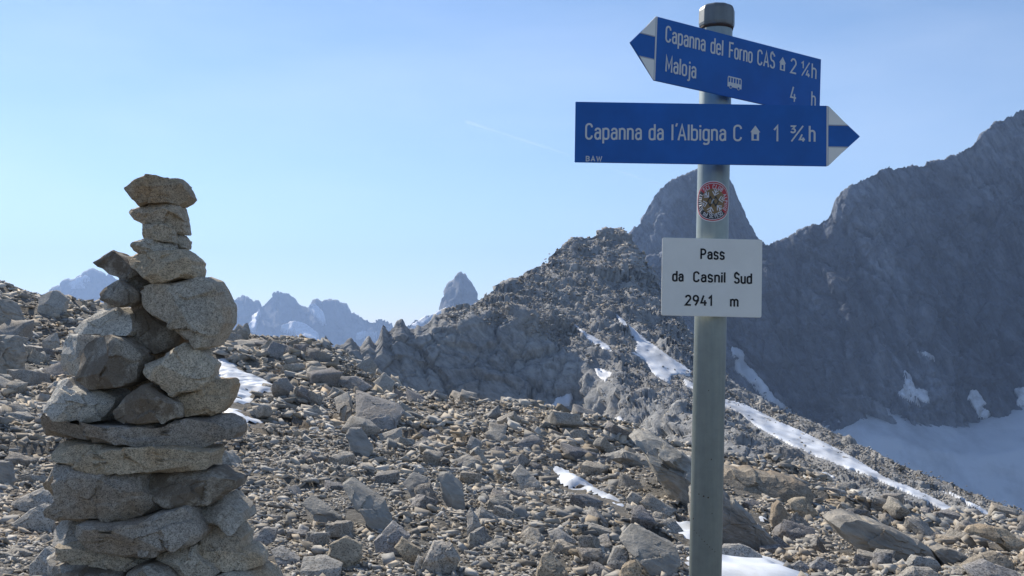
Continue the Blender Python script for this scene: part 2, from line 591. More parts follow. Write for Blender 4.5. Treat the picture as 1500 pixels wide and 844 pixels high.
B_CREST = [(380, 545), (455, 515), (465, 512), (477, 491), (488, 510), (493, 502), (502, 505), (513, 493), (527, 508), (540, 493), (550, 503), (557, 487), (560, 475), (564, 476),
           (570, 484), (578, 476), (584, 468), (589, 468), (597, 480), (608, 481), (613, 475), (622, 478), (637, 463), (663, 452), (693, 446), (707, 436), (743, 410), (760, 404), (787, 391),
           (807, 373), (827, 357), (847, 345), (860, 347), (875, 338), (887, 333), (897, 336), (910, 331), (923, 342), (935, 362), (960, 402), (990, 452), (1020, 502), (1065, 553),
           (1110, 583), (1180, 612), (1250, 648), (1350, 690), (1450, 730), (1500, 748), (1700, 820)]
# the line below which bare cliff takes over from block slopes
B_BREAK = [(380, 500), (560, 470), (640, 462), (690, 470), (760, 474), (850, 520), (900, 562), (1010, 606), (1065, 632), (1180, 682), (1300, 728), (1400, 775), (1700, 860)]


B_SNOW = [
    [(891, 451), (907, 462), (930, 483), (950, 499), (982, 522), (1014, 543), (1014, 553), (980, 552), (985, 563), (972, 562), (953, 548), (943, 531), (922, 518), (934, 505), (910, 478)],
    [(832, 464), (847, 479), (893, 506), (902, 521), (880, 512), (858, 498), (840, 478)],
    [(866, 537), (884, 541), (903, 548), (884, 561), (874, 551)],
    [(783, 594), (807, 590), (823, 577), (842, 574), (833, 594), (807, 613), (788, 604)],
    [(905, 606), (918, 622), (918, 642), (892, 634)],
    [(668, 585), (700, 588), (740, 597), (740, 608), (672, 604)],
    [(1000, 553), (1030, 566), (1062, 584), (1093, 592), (1140, 616), (1200, 643), (1253, 671), (1297, 699), (1323, 709), (1363, 727), (1423, 759), (1432, 768), (1393, 757), (1367, 744), (1313, 719), (1267, 699), (1213, 679), (1160, 657), (1110, 630), (1083, 609), (1040, 588), (1004, 568)],
    [(1372, 716), (1392, 722), (1410, 731), (1443, 749), (1466, 769), (1443, 762), (1420, 745), (1402, 734)],
    [(1196, 690), (1212, 694), (1232, 703), (1222, 706), (1204, 698)],
]


def amp_b(V, t, px):
    q = rot(V, 0.35, 0.2)
    x, y = to_px(V)
    br = np.interp(x, [a for a, b in B_BREAK], [b for a, b in B_BREAK])
    cliff = np.clip((y - br) / 16, 0, 1)
    wq = q + np.stack([fbm(q / 14 + 9 * k, 3, 200 + k) for k in range(3)], -1) * 4.0
    f1, e1 = facet(rot(wq, .5, 0) / [10, 10, 36], 3, 1.4)
    f2, e2 = facet(rot(wq, -.3, .1) / [4.6, 4.6, 11], 4, 1.3)
    f3, e3 = facet(q / [2.0, 2.0, 2.6], 6, 1.0)
    a = 1.8 * fbm(V / 40, 2, 2) + 1.15 * f1 + .65 * f2 * (1 + .3 * (1 - cliff)) + .38 * f3 * (1.5 - cliff)
    al, pe = (V[..., 0] - V[..., 2]) * .707, (V[..., 0] + V[..., 2]) * .707
    rib = np.stack([pe / 8.5, al / 46, V[..., 1] / 60], -1)
    a = a + 1.2 * (.5 - np.abs(fbm(rib, 4, 300))*2) * (1 - .75 * cliff)
    a = a - cliff * (1.1 * (e1 < .035) + .45 * (e2 < .04))                         # joints in the cliff
    m = np.zeros(x.shape)
    for poly in B_SNOW:
        m = np.maximum(m, inside(x, y, poly))
    for _ in range(3):
        m = (m + np.roll(m, 1, 0) + np.roll(m, -1, 0) + np.roll(m, 1, 1) + np.roll(m, -1, 1)) / 5
    return a * np.clip(V[..., 1] / 190, .35, 1.2) * 0.75 * (1 - .85 * m) * np.where((x < 650) & (t > .8), .35, 1) * (1 - .55 * t ** 8)


BV, _ = relief(B_COLS, B_CREST, 2.2, 150, amp_b, 60, jag=2.0, jseed=1)
ridge, B_BVH = relief_obj('rocky_ridge', BV, M_ridge, False)

# the big shaded wall and the peak behind the post
C_CREST = [(700, 470), (760, 425), (800, 405), (850, 376), (880, 364), (905, 366), (940, 382), (967, 372), (1000, 358), (1060, 351), (1095, 353), (1118, 357), (1135, 354), (1160, 345), (1180, 336), (1200, 326), (1212, 318), (1222, 300), (1232, 285), (1243, 272), (1262, 264), (1290, 249), (1303, 244),  # stretch hidden behind ridge and plate added and raised to shade the glacier
           (1312, 247), (1330, 243), (1345, 244), (1362, 238), (1385, 231), (1405, 224), (1420, 214), (1430, 205), (1445, 188), (1458, 177), (1470, 172), (1480, 170), (1490, 160), (1500, 160),
           (1560, 140), (1640, 150), (1750, 110), (1900, 150), (2100, 190)]
C_COLS = [(700, [(470, 1110), (640, 1040)]), (850, [(376, 1100), (640, 1020)]), (940, [(382, 1090), (640, 1010)]), (1040, [(353, 1080), (640, 1000)]), (1118, [(357, 1060), (650, 965)]), (1200, [(326, 1035), (660, 945)]), (1243, [(272, 1015), (670, 915)]), (1300, [(246, 1020), (640, 932)]),
          (1400, [(226, 1020), (640, 928)]), (1500, [(160, 1030), (640, 925)]), (1720, [(115, 1045), (650, 920)])]


def amp_c(V, t, px):
    q = rot(V, 0.55, 0.1)
    f1, e1 = facet(q / [85, 85, 170], 31, 1.2)
    f2, e2 = facet(q / [30, 30, 62], 32, 1.1)
    f3, e3 = facet(q / [10, 10, 20], 33, 1.0)
    f4, e4 = facet(q / [4.2, 4.2, 9], 35, 1.0)
    a = 11 * fbm(V / 190, 3, 34) + 1.9 * f4 + 7.0 * f1 + 8.0 * f2 + 4.2 * f3 - 5 * (e1 < .05) - 2.5 * (e2 < .05) 
    al, pe = V[..., 0] * .36 - V[..., 2] * .93, V[..., 0] * .93 + V[..., 2] * .36
    r1 = np.stack([pe / 34, al / 190, V[..., 1] / 200], -1)
    r2 = np.stack([pe / 11, al / 70, V[..., 1] / 90], -1)
    a = a + 14.0 * (.5 - 2 * np.abs(fbm(r1, 4, 310))) + 4.0 * (.5 - 2 * np.abs(fbm(r2, 3, 320)))
    return a * (1 - .75 * t ** 6) * .9


CV, _ = relief(C_COLS, C_CREST, 1.6, 260, amp_c, 160, jag=2.2, jseed=5)
wall, C_BVH = relief_obj('mountain_wall', CV, M_wall, False)
K_CREST = [(860, 470), (885, 400), (905, 372), (923, 342), (938, 325), (950, 300), (960, 285), (972, 274), (985, 264), (1000, 256), (1015, 250), (1030, 246), (1045, 243), (1058, 250), (1068, 262), (1077, 283),
           (1086, 305), (1096, 327), (1106, 345), (1118, 356), (1140, 385), (1180, 440)]
K_COLS = [(860, [(470, 1400), (600, 1320)]), (950, [(300, 1420), (600, 1290)]), (1045, [(243, 1400), (620, 1260)]), (1100, [(335, 1410), (620, 1280)]), (1180, [(440, 1400), (640, 1290)])]


def amp_k(V, t, px):
    return amp_c(V * 1.0 + 333.0, t, px) * .8


KV, _ = relief(K_COLS, K_CREST, 1.6, 190, amp_k, 140, jag=1.8, jseed=9)
peak, K_BVH = relief_obj('rock_peak', KV, M_wall, False)

# glacier under the wall
GLC = [(1060, [(630, 1010), (760, 900)]), (1200, [(625, 965), (780, 830)]), (1260, [(582, 958), (640, 885), (800, 790)]), (1300, [(590, 956), (640, 885), (810, 780)]), (1360, [(606, 950), (660, 870), (820, 790)]), (1400, [(614, 948), (665, 870), (825, 785)]), (1440, [(610, 946), (670, 860), (830, 775)]),
       (1500, [(588, 945), (660, 860), (850, 765)]), (1750, [(570, 940), (660, 850), (900, 745)]), (2100, [(600, 935), (900, 670)])]


def amp_g(V, t, px):
    return 5.0 * fbm(V / 90, 3, 41) + 1.2 * fbm(rot(V, 0.0, 0.0) / [14, 40, 14], 3, 42)


GV, _ = relief(GLC, None, 5, 70, amp_g, 60)
GV = GV[:-4]
glacier, GL_BVH = relief_obj('glacier', GV, M_glacier, True)

# the hazy peaks far off
D_CREST = [(40, 440), (80, 425), (95, 416), (110, 410), (124, 402), (135, 397), (150, 404), (163, 404), (175, 412), (200, 425), (240, 436), (300, 440), (335, 433), (345, 436), (356, 434), (370, 436), (382, 446),
           (393, 440), (402, 430), (412, 427), (424, 431), (437, 443), (450, 452), (458, 444), (466, 441), (473, 445), (482, 441), (500, 442), (508, 446), (514, 458), (530, 460), (545, 466), (556, 468), (566, 473), (580, 478), (600, 480), (640, 488), (720, 500)]
D_COLS = [(40, [(440, 4900), (540, 4650)]), (135, [(397, 5000), (550, 4650)]), (200, [(425, 5000), (550, 4650)]), (335, [(433, 4700), (560, 4350)]), (412, [(427, 4600), (560, 4250)]), (482, [(441, 4600), (560, 4250)]),
          (556, [(468, 4600), (560, 4300)]), (640, [(488, 4500), (560, 4200)]), (720, [(500, 4400), (570, 4200)])]


def amp_d(V, t, px):
    q = rot(V, 0.3, 0.1)
    f1, e1 = facet(q / [230, 230, 330], 51, 1.3)
    f2, e2 = facet(q / [85, 85, 130], 52, 1.1)
    return (30 * fbm(V / 500, 3, 54) + 30 * f1 + 18 * f2) * (1 - .6 * t ** 5)


DV, _ = relief(D_COLS, D_CREST, 1.5, 80, amp_d, 500, jag=2.6, jseed=13)
far, D_BVH = relief_obj('far_mountains', DV, M_far, False)
T_CREST = [(560, 500), (590, 482), (604, 470), (615, 466), (625, 461), (634, 460), (640, 456), (643, 446), (646, 436), (651, 425), (657, 417), (663, 411), (669, 405), (674, 401), (677, 404), (680, 403), (684, 410), (691, 419), (695, 428), (699, 436),
           (706, 445), (712, 455), (730, 470), (760, 490)]
T_COLS = [(560, [(500, 3150), (560, 2900)]), (640, [(456, 3100), (560, 2900)]), (675, [(402, 3050), (560, 2850)]), (700, [(445, 3050), (560, 2850)]), (760, [(490, 3100), (560, 2900)])]


def amp_t(V, t, px):
    q = rot(V, 0.3, 0.1)
    f1, e1 = facet(q / [90, 90, 190], 61, 1.3)
    f2, e2 = facet(q / [30, 30, 60], 62, 1.1)
    return (18 * f1 + 9 * f2) * (1 - .6 * t ** 5)


TV, _ = relief(T_COLS, T_CREST, 1.2, 80, amp_t, 200, jag=1.8, jseed=17)
tower, T_BVH = relief_obj('rock_needle', TV, M_far, False)

# valley floor far below, reaching the horizon
vr = np.r_[np.linspace(0, 300, 6), np.geomspace(400, 9000, 22)]
va = np.linspace(0, 2 * math.pi, 73)
VA, VR = np.meshgrid(va, vr)
vx, vy = VR * np.sin(VA), VR * np.cos(VA)
vz = -170 + 40 * fbm(np.stack([vx, vy, vx * 0], -1) / 700, 3, 71)
tag(link('valley_floor', mesh_tris('valley_floor', np.stack([vx, vy, vz], -1).reshape(-1, 3), grid_faces(*VA.shape), True), M_far), kind='structure')


# ------------------------------------------------------------------ snow laid on the ground and the rock
SNOW_PX = []


def ground_snow(poly, cell, lift, label):
    """snow bank on the near slope: a sheet in ground coordinates that thins out towards its rim"""
    SNOW_PX.append(poly)
    pts = []
    for i in range(len(poly)):
        a, b = np.array(poly[i], float), np.array(poly[(i + 1) % len(poly)], float)
        for t in (0, .33, .66):
            h = cast(*(a + (b - a) * t))
            if h is not None and h.y < 60:
                pts.append(h[:2])
    pts = np.array(pts)
    x = np.arange(pts[:, 0].min() - .3, pts[:, 0].max() + .3, cell)
    y = np.arange(pts[:, 1].min() - .3, pts[:, 1].max() + .3, cell * 1.4)
    X, Y = np.meshgrid(x, y)
    Z = ground_z(X, Y)
    u, v = to_px(np.stack([X, Y, Z], -1))
    q = np.stack([X, Y, Z * 0], -1)
    jit = 4 * fbm(q / (cell * 14), 3, 61)
    ins = inside(u + jit, v + jit * .35, poly)
    Zs = Z.copy()
    for _ in range(14):
        Zs[1:-1, 1:-1] = (Zs[:-2, 1:-1] + Zs[2:, 1:-1] + Zs[1:-1, :-2] + Zs[1:-1, 2:] + Zs[1:-1, 1:-1]) / 5
    d = np.zeros(X.shape); m = ins.copy()
    for _ in range(8):
        d += m
        k = m.copy()
        k[1:-1, 1:-1] = m[1:-1, 1:-1] & m[:-2, 1:-1] & m[2:, 1:-1] & m[1:-1, :-2] & m[1:-1, 2:]
        k[0] = k[-1] = False; k[:, 0] = k[:, -1] = False
        m = k
    Zs = Zs + lift * (np.minimum(d / 5, 1) * 1.25 - .25) + .02 * fbm(q / .22, 2, 62)
    idx = -np.ones(X.shape, int); idx[ins] = np.arange(ins.sum())
    f = np.stack([idx[:-1, :-1], idx[:-1, 1:], idx[1:, 1:], idx[1:, :-1]], -1).reshape(-1, 4)
    f = f[(f >= 0).all(1)]
    o = link('snow_patch', mesh_tris('snow_patch', np.stack([X, Y, Zs], -1)[ins], f, True), M_snow)
    return tag(o, label, 'snow patch', FG, 'structure')


def snow(name, poly, bvh, step, lift, mat, label, smooth_it=6, cat='snow patch', group=None):
    SNOW_PX.append(poly)
    xs = np.array([p[0] for p in poly]); ys = np.array([p[1] for p in poly])
    px = np.arange(xs.min() - step, xs.max() + 2 * step, step)
    py = np.arange(ys.min() - step, ys.max() + 2 * step, step)
    PX, PY = np.meshgrid(px, py)
    jx = 2.2 * step * vnoise(np.stack([PX / (5 * step), PY / (5 * step), PX * 0], -1), 3) + 1.0 * step * vnoise(np.stack([PX / (1.7 * step), PY / (1.7 * step), PX * 0], -1), 5)
    ins = inside(PX + jx, PY + jx * .6, poly)
    D = np.full(PX.shape, np.nan)
    for i, j in zip(*np.nonzero(ins)):
        h = cast(PX[i, j], PY[i, j], bvh)
        if h is not None:
            D[i, j] = h.y
    ok = ~np.isnan(D)
    if not ok.any():
        return
    L = np.log(np.where(ok, D, 1.0))
    for _ in range(smooth_it):
        s = np.zeros_like(L); n = np.zeros_like(L)
        for dy, dx in ((0, 1), (0, -1), (1, 0), (-1, 0), (0, 0)):
            a = np.roll(np.where(ok, L, 0), (dy, dx), (0, 1)); b = np.roll(ok, (dy, dx), (0, 1))
            s += a * b; n += b
        L = np.where(ok, s / np.maximum(n, 1), L)
    pts = P(PX, PY, np.exp(L))
    nb = sum(np.roll(ok, d, (0, 1)).astype(int) for d in ((0, 1), (0, -1), (1, 0), (-1, 0)))
    ray = pts - CAM; ray /= np.linalg.norm(ray, axis=-1, keepdims=True)
    dirn = np.array([0, 0, 1.0]) - (.1 if bvh is G_BVH else .8) * ray
    dirn /= np.linalg.norm(dirn, axis=-1, keepdims=True)
    pts = pts + dirn * (np.where(nb < 4, -.05, 1.0) * lift)[..., None]
    idx = -np.ones(PX.shape, int); idx[ok] = np.arange(ok.sum())
    q = np.stack([idx[:-1, :-1], idx[1:, :-1], idx[1:, 1:], idx[:-1, 1:]], -1).reshape(-1, 4)
    q = q[(q >= 0).all(1)]
    o = link(name, mesh_tris(name, pts[ok], q, True), mat)
    return tag(o, label, cat, group, 'structure')


FG, RG, WG, DG = 'snow patches among the near stones', 'snow strips on the ridge', 'snow patches on the shaded wall', 'snow on the far peaks'
ground_snow([(305, 516), (322, 520), (340, 530), (360, 546), (395, 560), (436, 575), (400, 575), (378, 578), (372, 591), (348, 594), (325, 586), (305, 560)], 0.12, .12, 'old snow patch just right of the cairn, below its big round stone')
ground_snow([(320, 592), (350, 599), (372, 609), (392, 623), (365, 624), (340, 615), (318, 606)], 0.12, .12, 'small snow sliver right of the cairn above its flat slabs')
ground_snow([(800, 681), (819, 687), (842, 697), (886, 720), (913, 735), (936, 757), (909, 754), (889, 734), (856, 721), (832, 718), (814, 706), (818, 697)], 0.07, .12, 'long sunlit snow strip in the gully left of the signpost')
ground_snow([(966, 760), (1007, 773), (1060, 792), (1060, 808), (1003, 800), (985, 777)], 0.06, .12, 'narrow snow ribbon passing directly behind the signpost pole')
ground_snow([(1000, 812), (1050, 816), (1113, 816), (1160, 829), (1196, 848), (1240, 875), (1000, 880)], 0.05, .06, 'snow patch under the flat boulder at the bottom, right of the pole')
ground_snow([(1095, 746), (1112, 752), (1130, 764), (1118, 768), (1104, 758)], 0.06, .12, 'tiny snow patch beside the dark striped rib right of the pole')
snow('snow_patch', B_SNOW[0], B_BVH, 1.8, .3, M_snow_far, 'longest steep snow strip on the ridge, left of the white name plate', group=RG)
snow('snow_patch', B_SNOW[1], B_BVH, 1.6, .3, M_snow_far, 'thin steep snow strip on the ridge, leftmost of the two', group=RG)
snow('snow_patch', B_SNOW[2], B_BVH, 1.5, .3, M_snow_far, 'small bright snow wedge at the top of the cliff', group=RG)
snow('snow_patch', B_SNOW[3], B_BVH, 1.6, .3, M_snow_far, 'shaded snow patch at the foot of the ridge cliff', group=RG)
snow('snow_patch', B_SNOW[4], B_BVH, 1.5, .3, M_snow_far, 'small snow triangle under the ridge buttress', group=RG)
snow('snow_patch', B_SNOW[5], B_BVH, 1.5, .3, M_snow_far, 'low strip of shaded snow below the left end of the cliff', group=RG)
snow('snow_patch', B_SNOW[6], B_BVH, 2.0, .3, M_snow_far, 'long bright snow band running down right from the pole', group=RG)
snow('snow_patch', B_SNOW[7], B_BVH, 1.8, .45, M_snow_far, 'short snow strip beside the lower end of the long snow band', group=RG)
snow('snow_patch', B_SNOW[8], B_BVH, 1.6, .35, M_snow_far, 'tiny snow patch left of the long snow band', group=RG)
snow('snow_patch', [(1069, 507), (1090, 514), (1092, 530), (1115, 555), (1135, 583), (1172, 610), (1150, 605), (1120, 587), (1095, 562), (1077, 546)], C_BVH, 1.8, 3, M_glacier, 'curved blue snow couloir on the wall right of the pole', group=WG)
snow('snow_patch', [(1325, 538), (1335, 554), (1345, 572), (1357, 571), (1362, 588), (1345, 597), (1325, 587), (1312, 578), (1324, 571)], C_BVH, 1.6, 3, M_snow_far, 'forked snow patch low on the dark wall above the glacier', group=WG)
snow('snow_patch', [(1417, 574), (1430, 572), (1440, 585), (1446, 595), (1441, 599), (1453, 605), (1451, 616), (1432, 613), (1428, 601), (1420, 590)], C_BVH, 1.6, 3, M_snow_far, 'hourglass snow patch low on the dark wall near the right edge', group=WG)
snow('snow_patch', [(1344, 515), (1360, 518), (1374, 527), (1370, 531), (1350, 522)], C_BVH, 1.5, 3, M_snow_far, 'short snow ledge highest on the dark wall', group=WG)
snow('snow_patch', [(1486, 571), (1500, 567), (1530, 585), (1500, 600), (1490, 597)], C_BVH, 1.6, 3, M_snow_far, 'snow patch on the wall cut by the right edge', group=WG)
snow('snow_patch', [(1402, 219), (1412, 214), (1424, 208), (1420, 214), (1408, 221)], C_BVH, 1.2, 2, M_snow_far, 'thin bright snow cornice on the skyline of the wall', group=WG)
snow('snow_patch', [(358, 500), (364, 480), (374, 461), (384, 452), (382, 470), (374, 488), (368, 500)], D_BVH, 1.2, 25, M_snow_far, 'steep snow gully on the far peak beside the cairn', group=DG)
snow('snow_patch', [(448, 455), (462, 449), (474, 462), (479, 478), (468, 477), (458, 464)], D_BVH, 1.2, 25, M_snow_far, 'snow tongue between the two far summits', group=DG)
snow('snow_patch', [(411, 480), (430, 474), (450, 480), (468, 494), (468, 506), (440, 508), (432, 494), (413, 488)], D_BVH, 1.2, 25, M_snow_far, 'broad snowfield low on the far middle peak', group=DG)
snow('snow_patch', [(100, 418), (112, 410), (124, 406), (134, 412), (120, 416), (128, 424), (104, 424)], D_BVH, 1.2, 25, M_snow_far, 'pale snow on the far peak left of the cairn', group=DG)
snow('snow_patch', [(520, 492), (538, 490), (556, 492), (548, 500), (522, 500)], D_BVH, 1.2, 25, M_snow_far, 'low snow patch behind the ridge teeth', group=DG)
snow('snow_patch', [(598, 482), (612, 472), (636, 462), (656, 452), (668, 446), (655, 458), (640, 468), (615, 488)], T_BVH, 1.2, 14, M_snow_far, 'snow slope running up to the pointed rock needle', group=DG)


# ------------------------------------------------------------------ stones
def outline_stone(poly, Yc, thick, n=72, caps=9, planes=5, rough=0.05, seed=0, front=0.86, lean=0.0, strata=0.0):
    """closed rock body whose silhouette is the given pixel outline at distance Yc, `thick` metres deep"""
    rng = np.random.default_rng(1000 + seed)
    pts = P([p[0] for p in poly], [p[1] for p in poly], Yc)[:, [0, 2]]
    seg = np.r_[0, np.cumsum(np.linalg.norm(np.diff(np.r_[pts, pts[:1]], axis=0), axis=1))]
    s = np.linspace(0, seg[-1], n, endpoint=False)
    cl = np.r_[pts, pts[:1]]
    o = np.stack([np.interp(s, seg, cl[:, 0]), np.interp(s, seg, cl[:, 1])], -1)
    for _ in range(1):
        o = (np.roll(o, 1, 0) + 14 * o + np.roll(o, -1, 0)) / 16
    c = (o.min(0) + o.max(0)) * .25 + o.mean(0) * .5
    size = math.sqrt(np.ptp(o[:, 0]) * np.ptp(o[:, 1]))
    h = thick / 2
    prof = [(-1.0, front), (-.95, front + (1 - front) * .55), (-.8, front + (1 - front) * .85), (-.45, .995), (0, 1.0), (.4, .985), (.75, .92), (1.0, .72)]
    rings = []
    for k in range(1, caps):                                   # front cap, centre outwards
        rings.append((-1.0 - .10 * (1 - (k / caps) ** 2), front * k / caps))
    rings += prof
    for k in range(caps - 1, 0, -1):
        rings.append((1.0 + .12 * (1 - (k / caps) ** 2), .72 * k / caps))
    V = []
    asp = np.ptp(o[:, 1]) / np.ptp(o[:, 0])
    tilt = rng.uniform(-.25, .25, 2) * np.array([min(1, asp * 1.2) ** 2, 1])
    for w, sc in rings:
        q = c + (o - c) * sc
        y = w * h + (q[:, 0] - c[0]) * tilt[0] * (h / (np.ptp(o[:, 0]) / 2 + 1e-6)) * (1 if w < -.5 else .3) + (q[:, 1] - c[1]) * tilt[1] * (h / (np.ptp(o[:, 1]) / 2 + 1e-6)) * (1 if w < -.5 else .3)
        V.append(np.stack([q[:, 0], Yc + y, q[:, 1]], -1))
    V = np.array(V)
    ce = np.array([c[0], Yc, c[1]])
    hw, hh = np.ptp(o[:, 0]) / 2, np.ptp(o[:, 1]) / 2
    for _ in range(planes):                                    # knapped facets on the near side
        a = rng.uniform(-1.2, 1.2); e = rng.uniform(-1.0, 1.4)
        nn = np.array([math.sin(a) * min(h / hw, 1.0) * .9, -1.0, e * min(h / hh, 1.0) * .8]); nn /= np.linalg.norm(nn)
        d = (V - ce) @ nn
        lim = d.max() * rng.uniform(.64, .92)
        ex = np.maximum(d - lim, 0)
        V = V - ex[..., None] * nn * .92
    V[..., 1] += lean * (V[..., 2] - o[:, 1].min())
    q = V / size
    nrm = (V - ce) / np.array([hw, h, hh]); nrm /= np.linalg.norm(nrm, axis=-1, keepdims=True) + 1e-9
    f1, _ = facet(q * 2.4 + seed * 3.7, 77, 1.2)
    disp = rough * size * (    .25 * fbm(q * 2.2 + seed, 3, 5) + .9 * f1 + .3 * fbm(q * 9 + seed, 3, 6))
    if strata:                                                 # ledges along the dipping foliation
        bq = (V[..., 2] * .85 + V[..., 0] * .5 + .12 * size * fbm(q * 2.5 + seed, 3, 8)) / size
        for fr, am in ((6.0, 1.0), (15.0, .5)):
            k = np.floor(bq * fr)
            disp = disp + strata * size * am * (_h(k, k * 0 + seed, k * 0, 9) - .5)
    wsil = np.array([1 - .55 * math.exp(-(w / .5) ** 2) for w, sc in rings])[:, None]
    V = V + nrm * (disp * wsil)[..., None]
    nr = len(rings)
    F = []
    for i in range(nr - 1):
        for j in range(n):
            k = (j + 1) % n
            F.append((i * n + j, i * n + k, (i + 1) * n + k, (i + 1) * n + j))
    V = V.reshape(-1, 3)
    v0 = len(V)
    V = np.r_[V, [V[:n].mean(0)], [V[(nr - 1) * n:].mean(0)]]
    for j in range(n):
        k = (j + 1) % n
        F.append((v0, k, j)); F.append((v0 + 1, (nr - 1) * n + j, (nr - 1) * n + k))
    return V, F


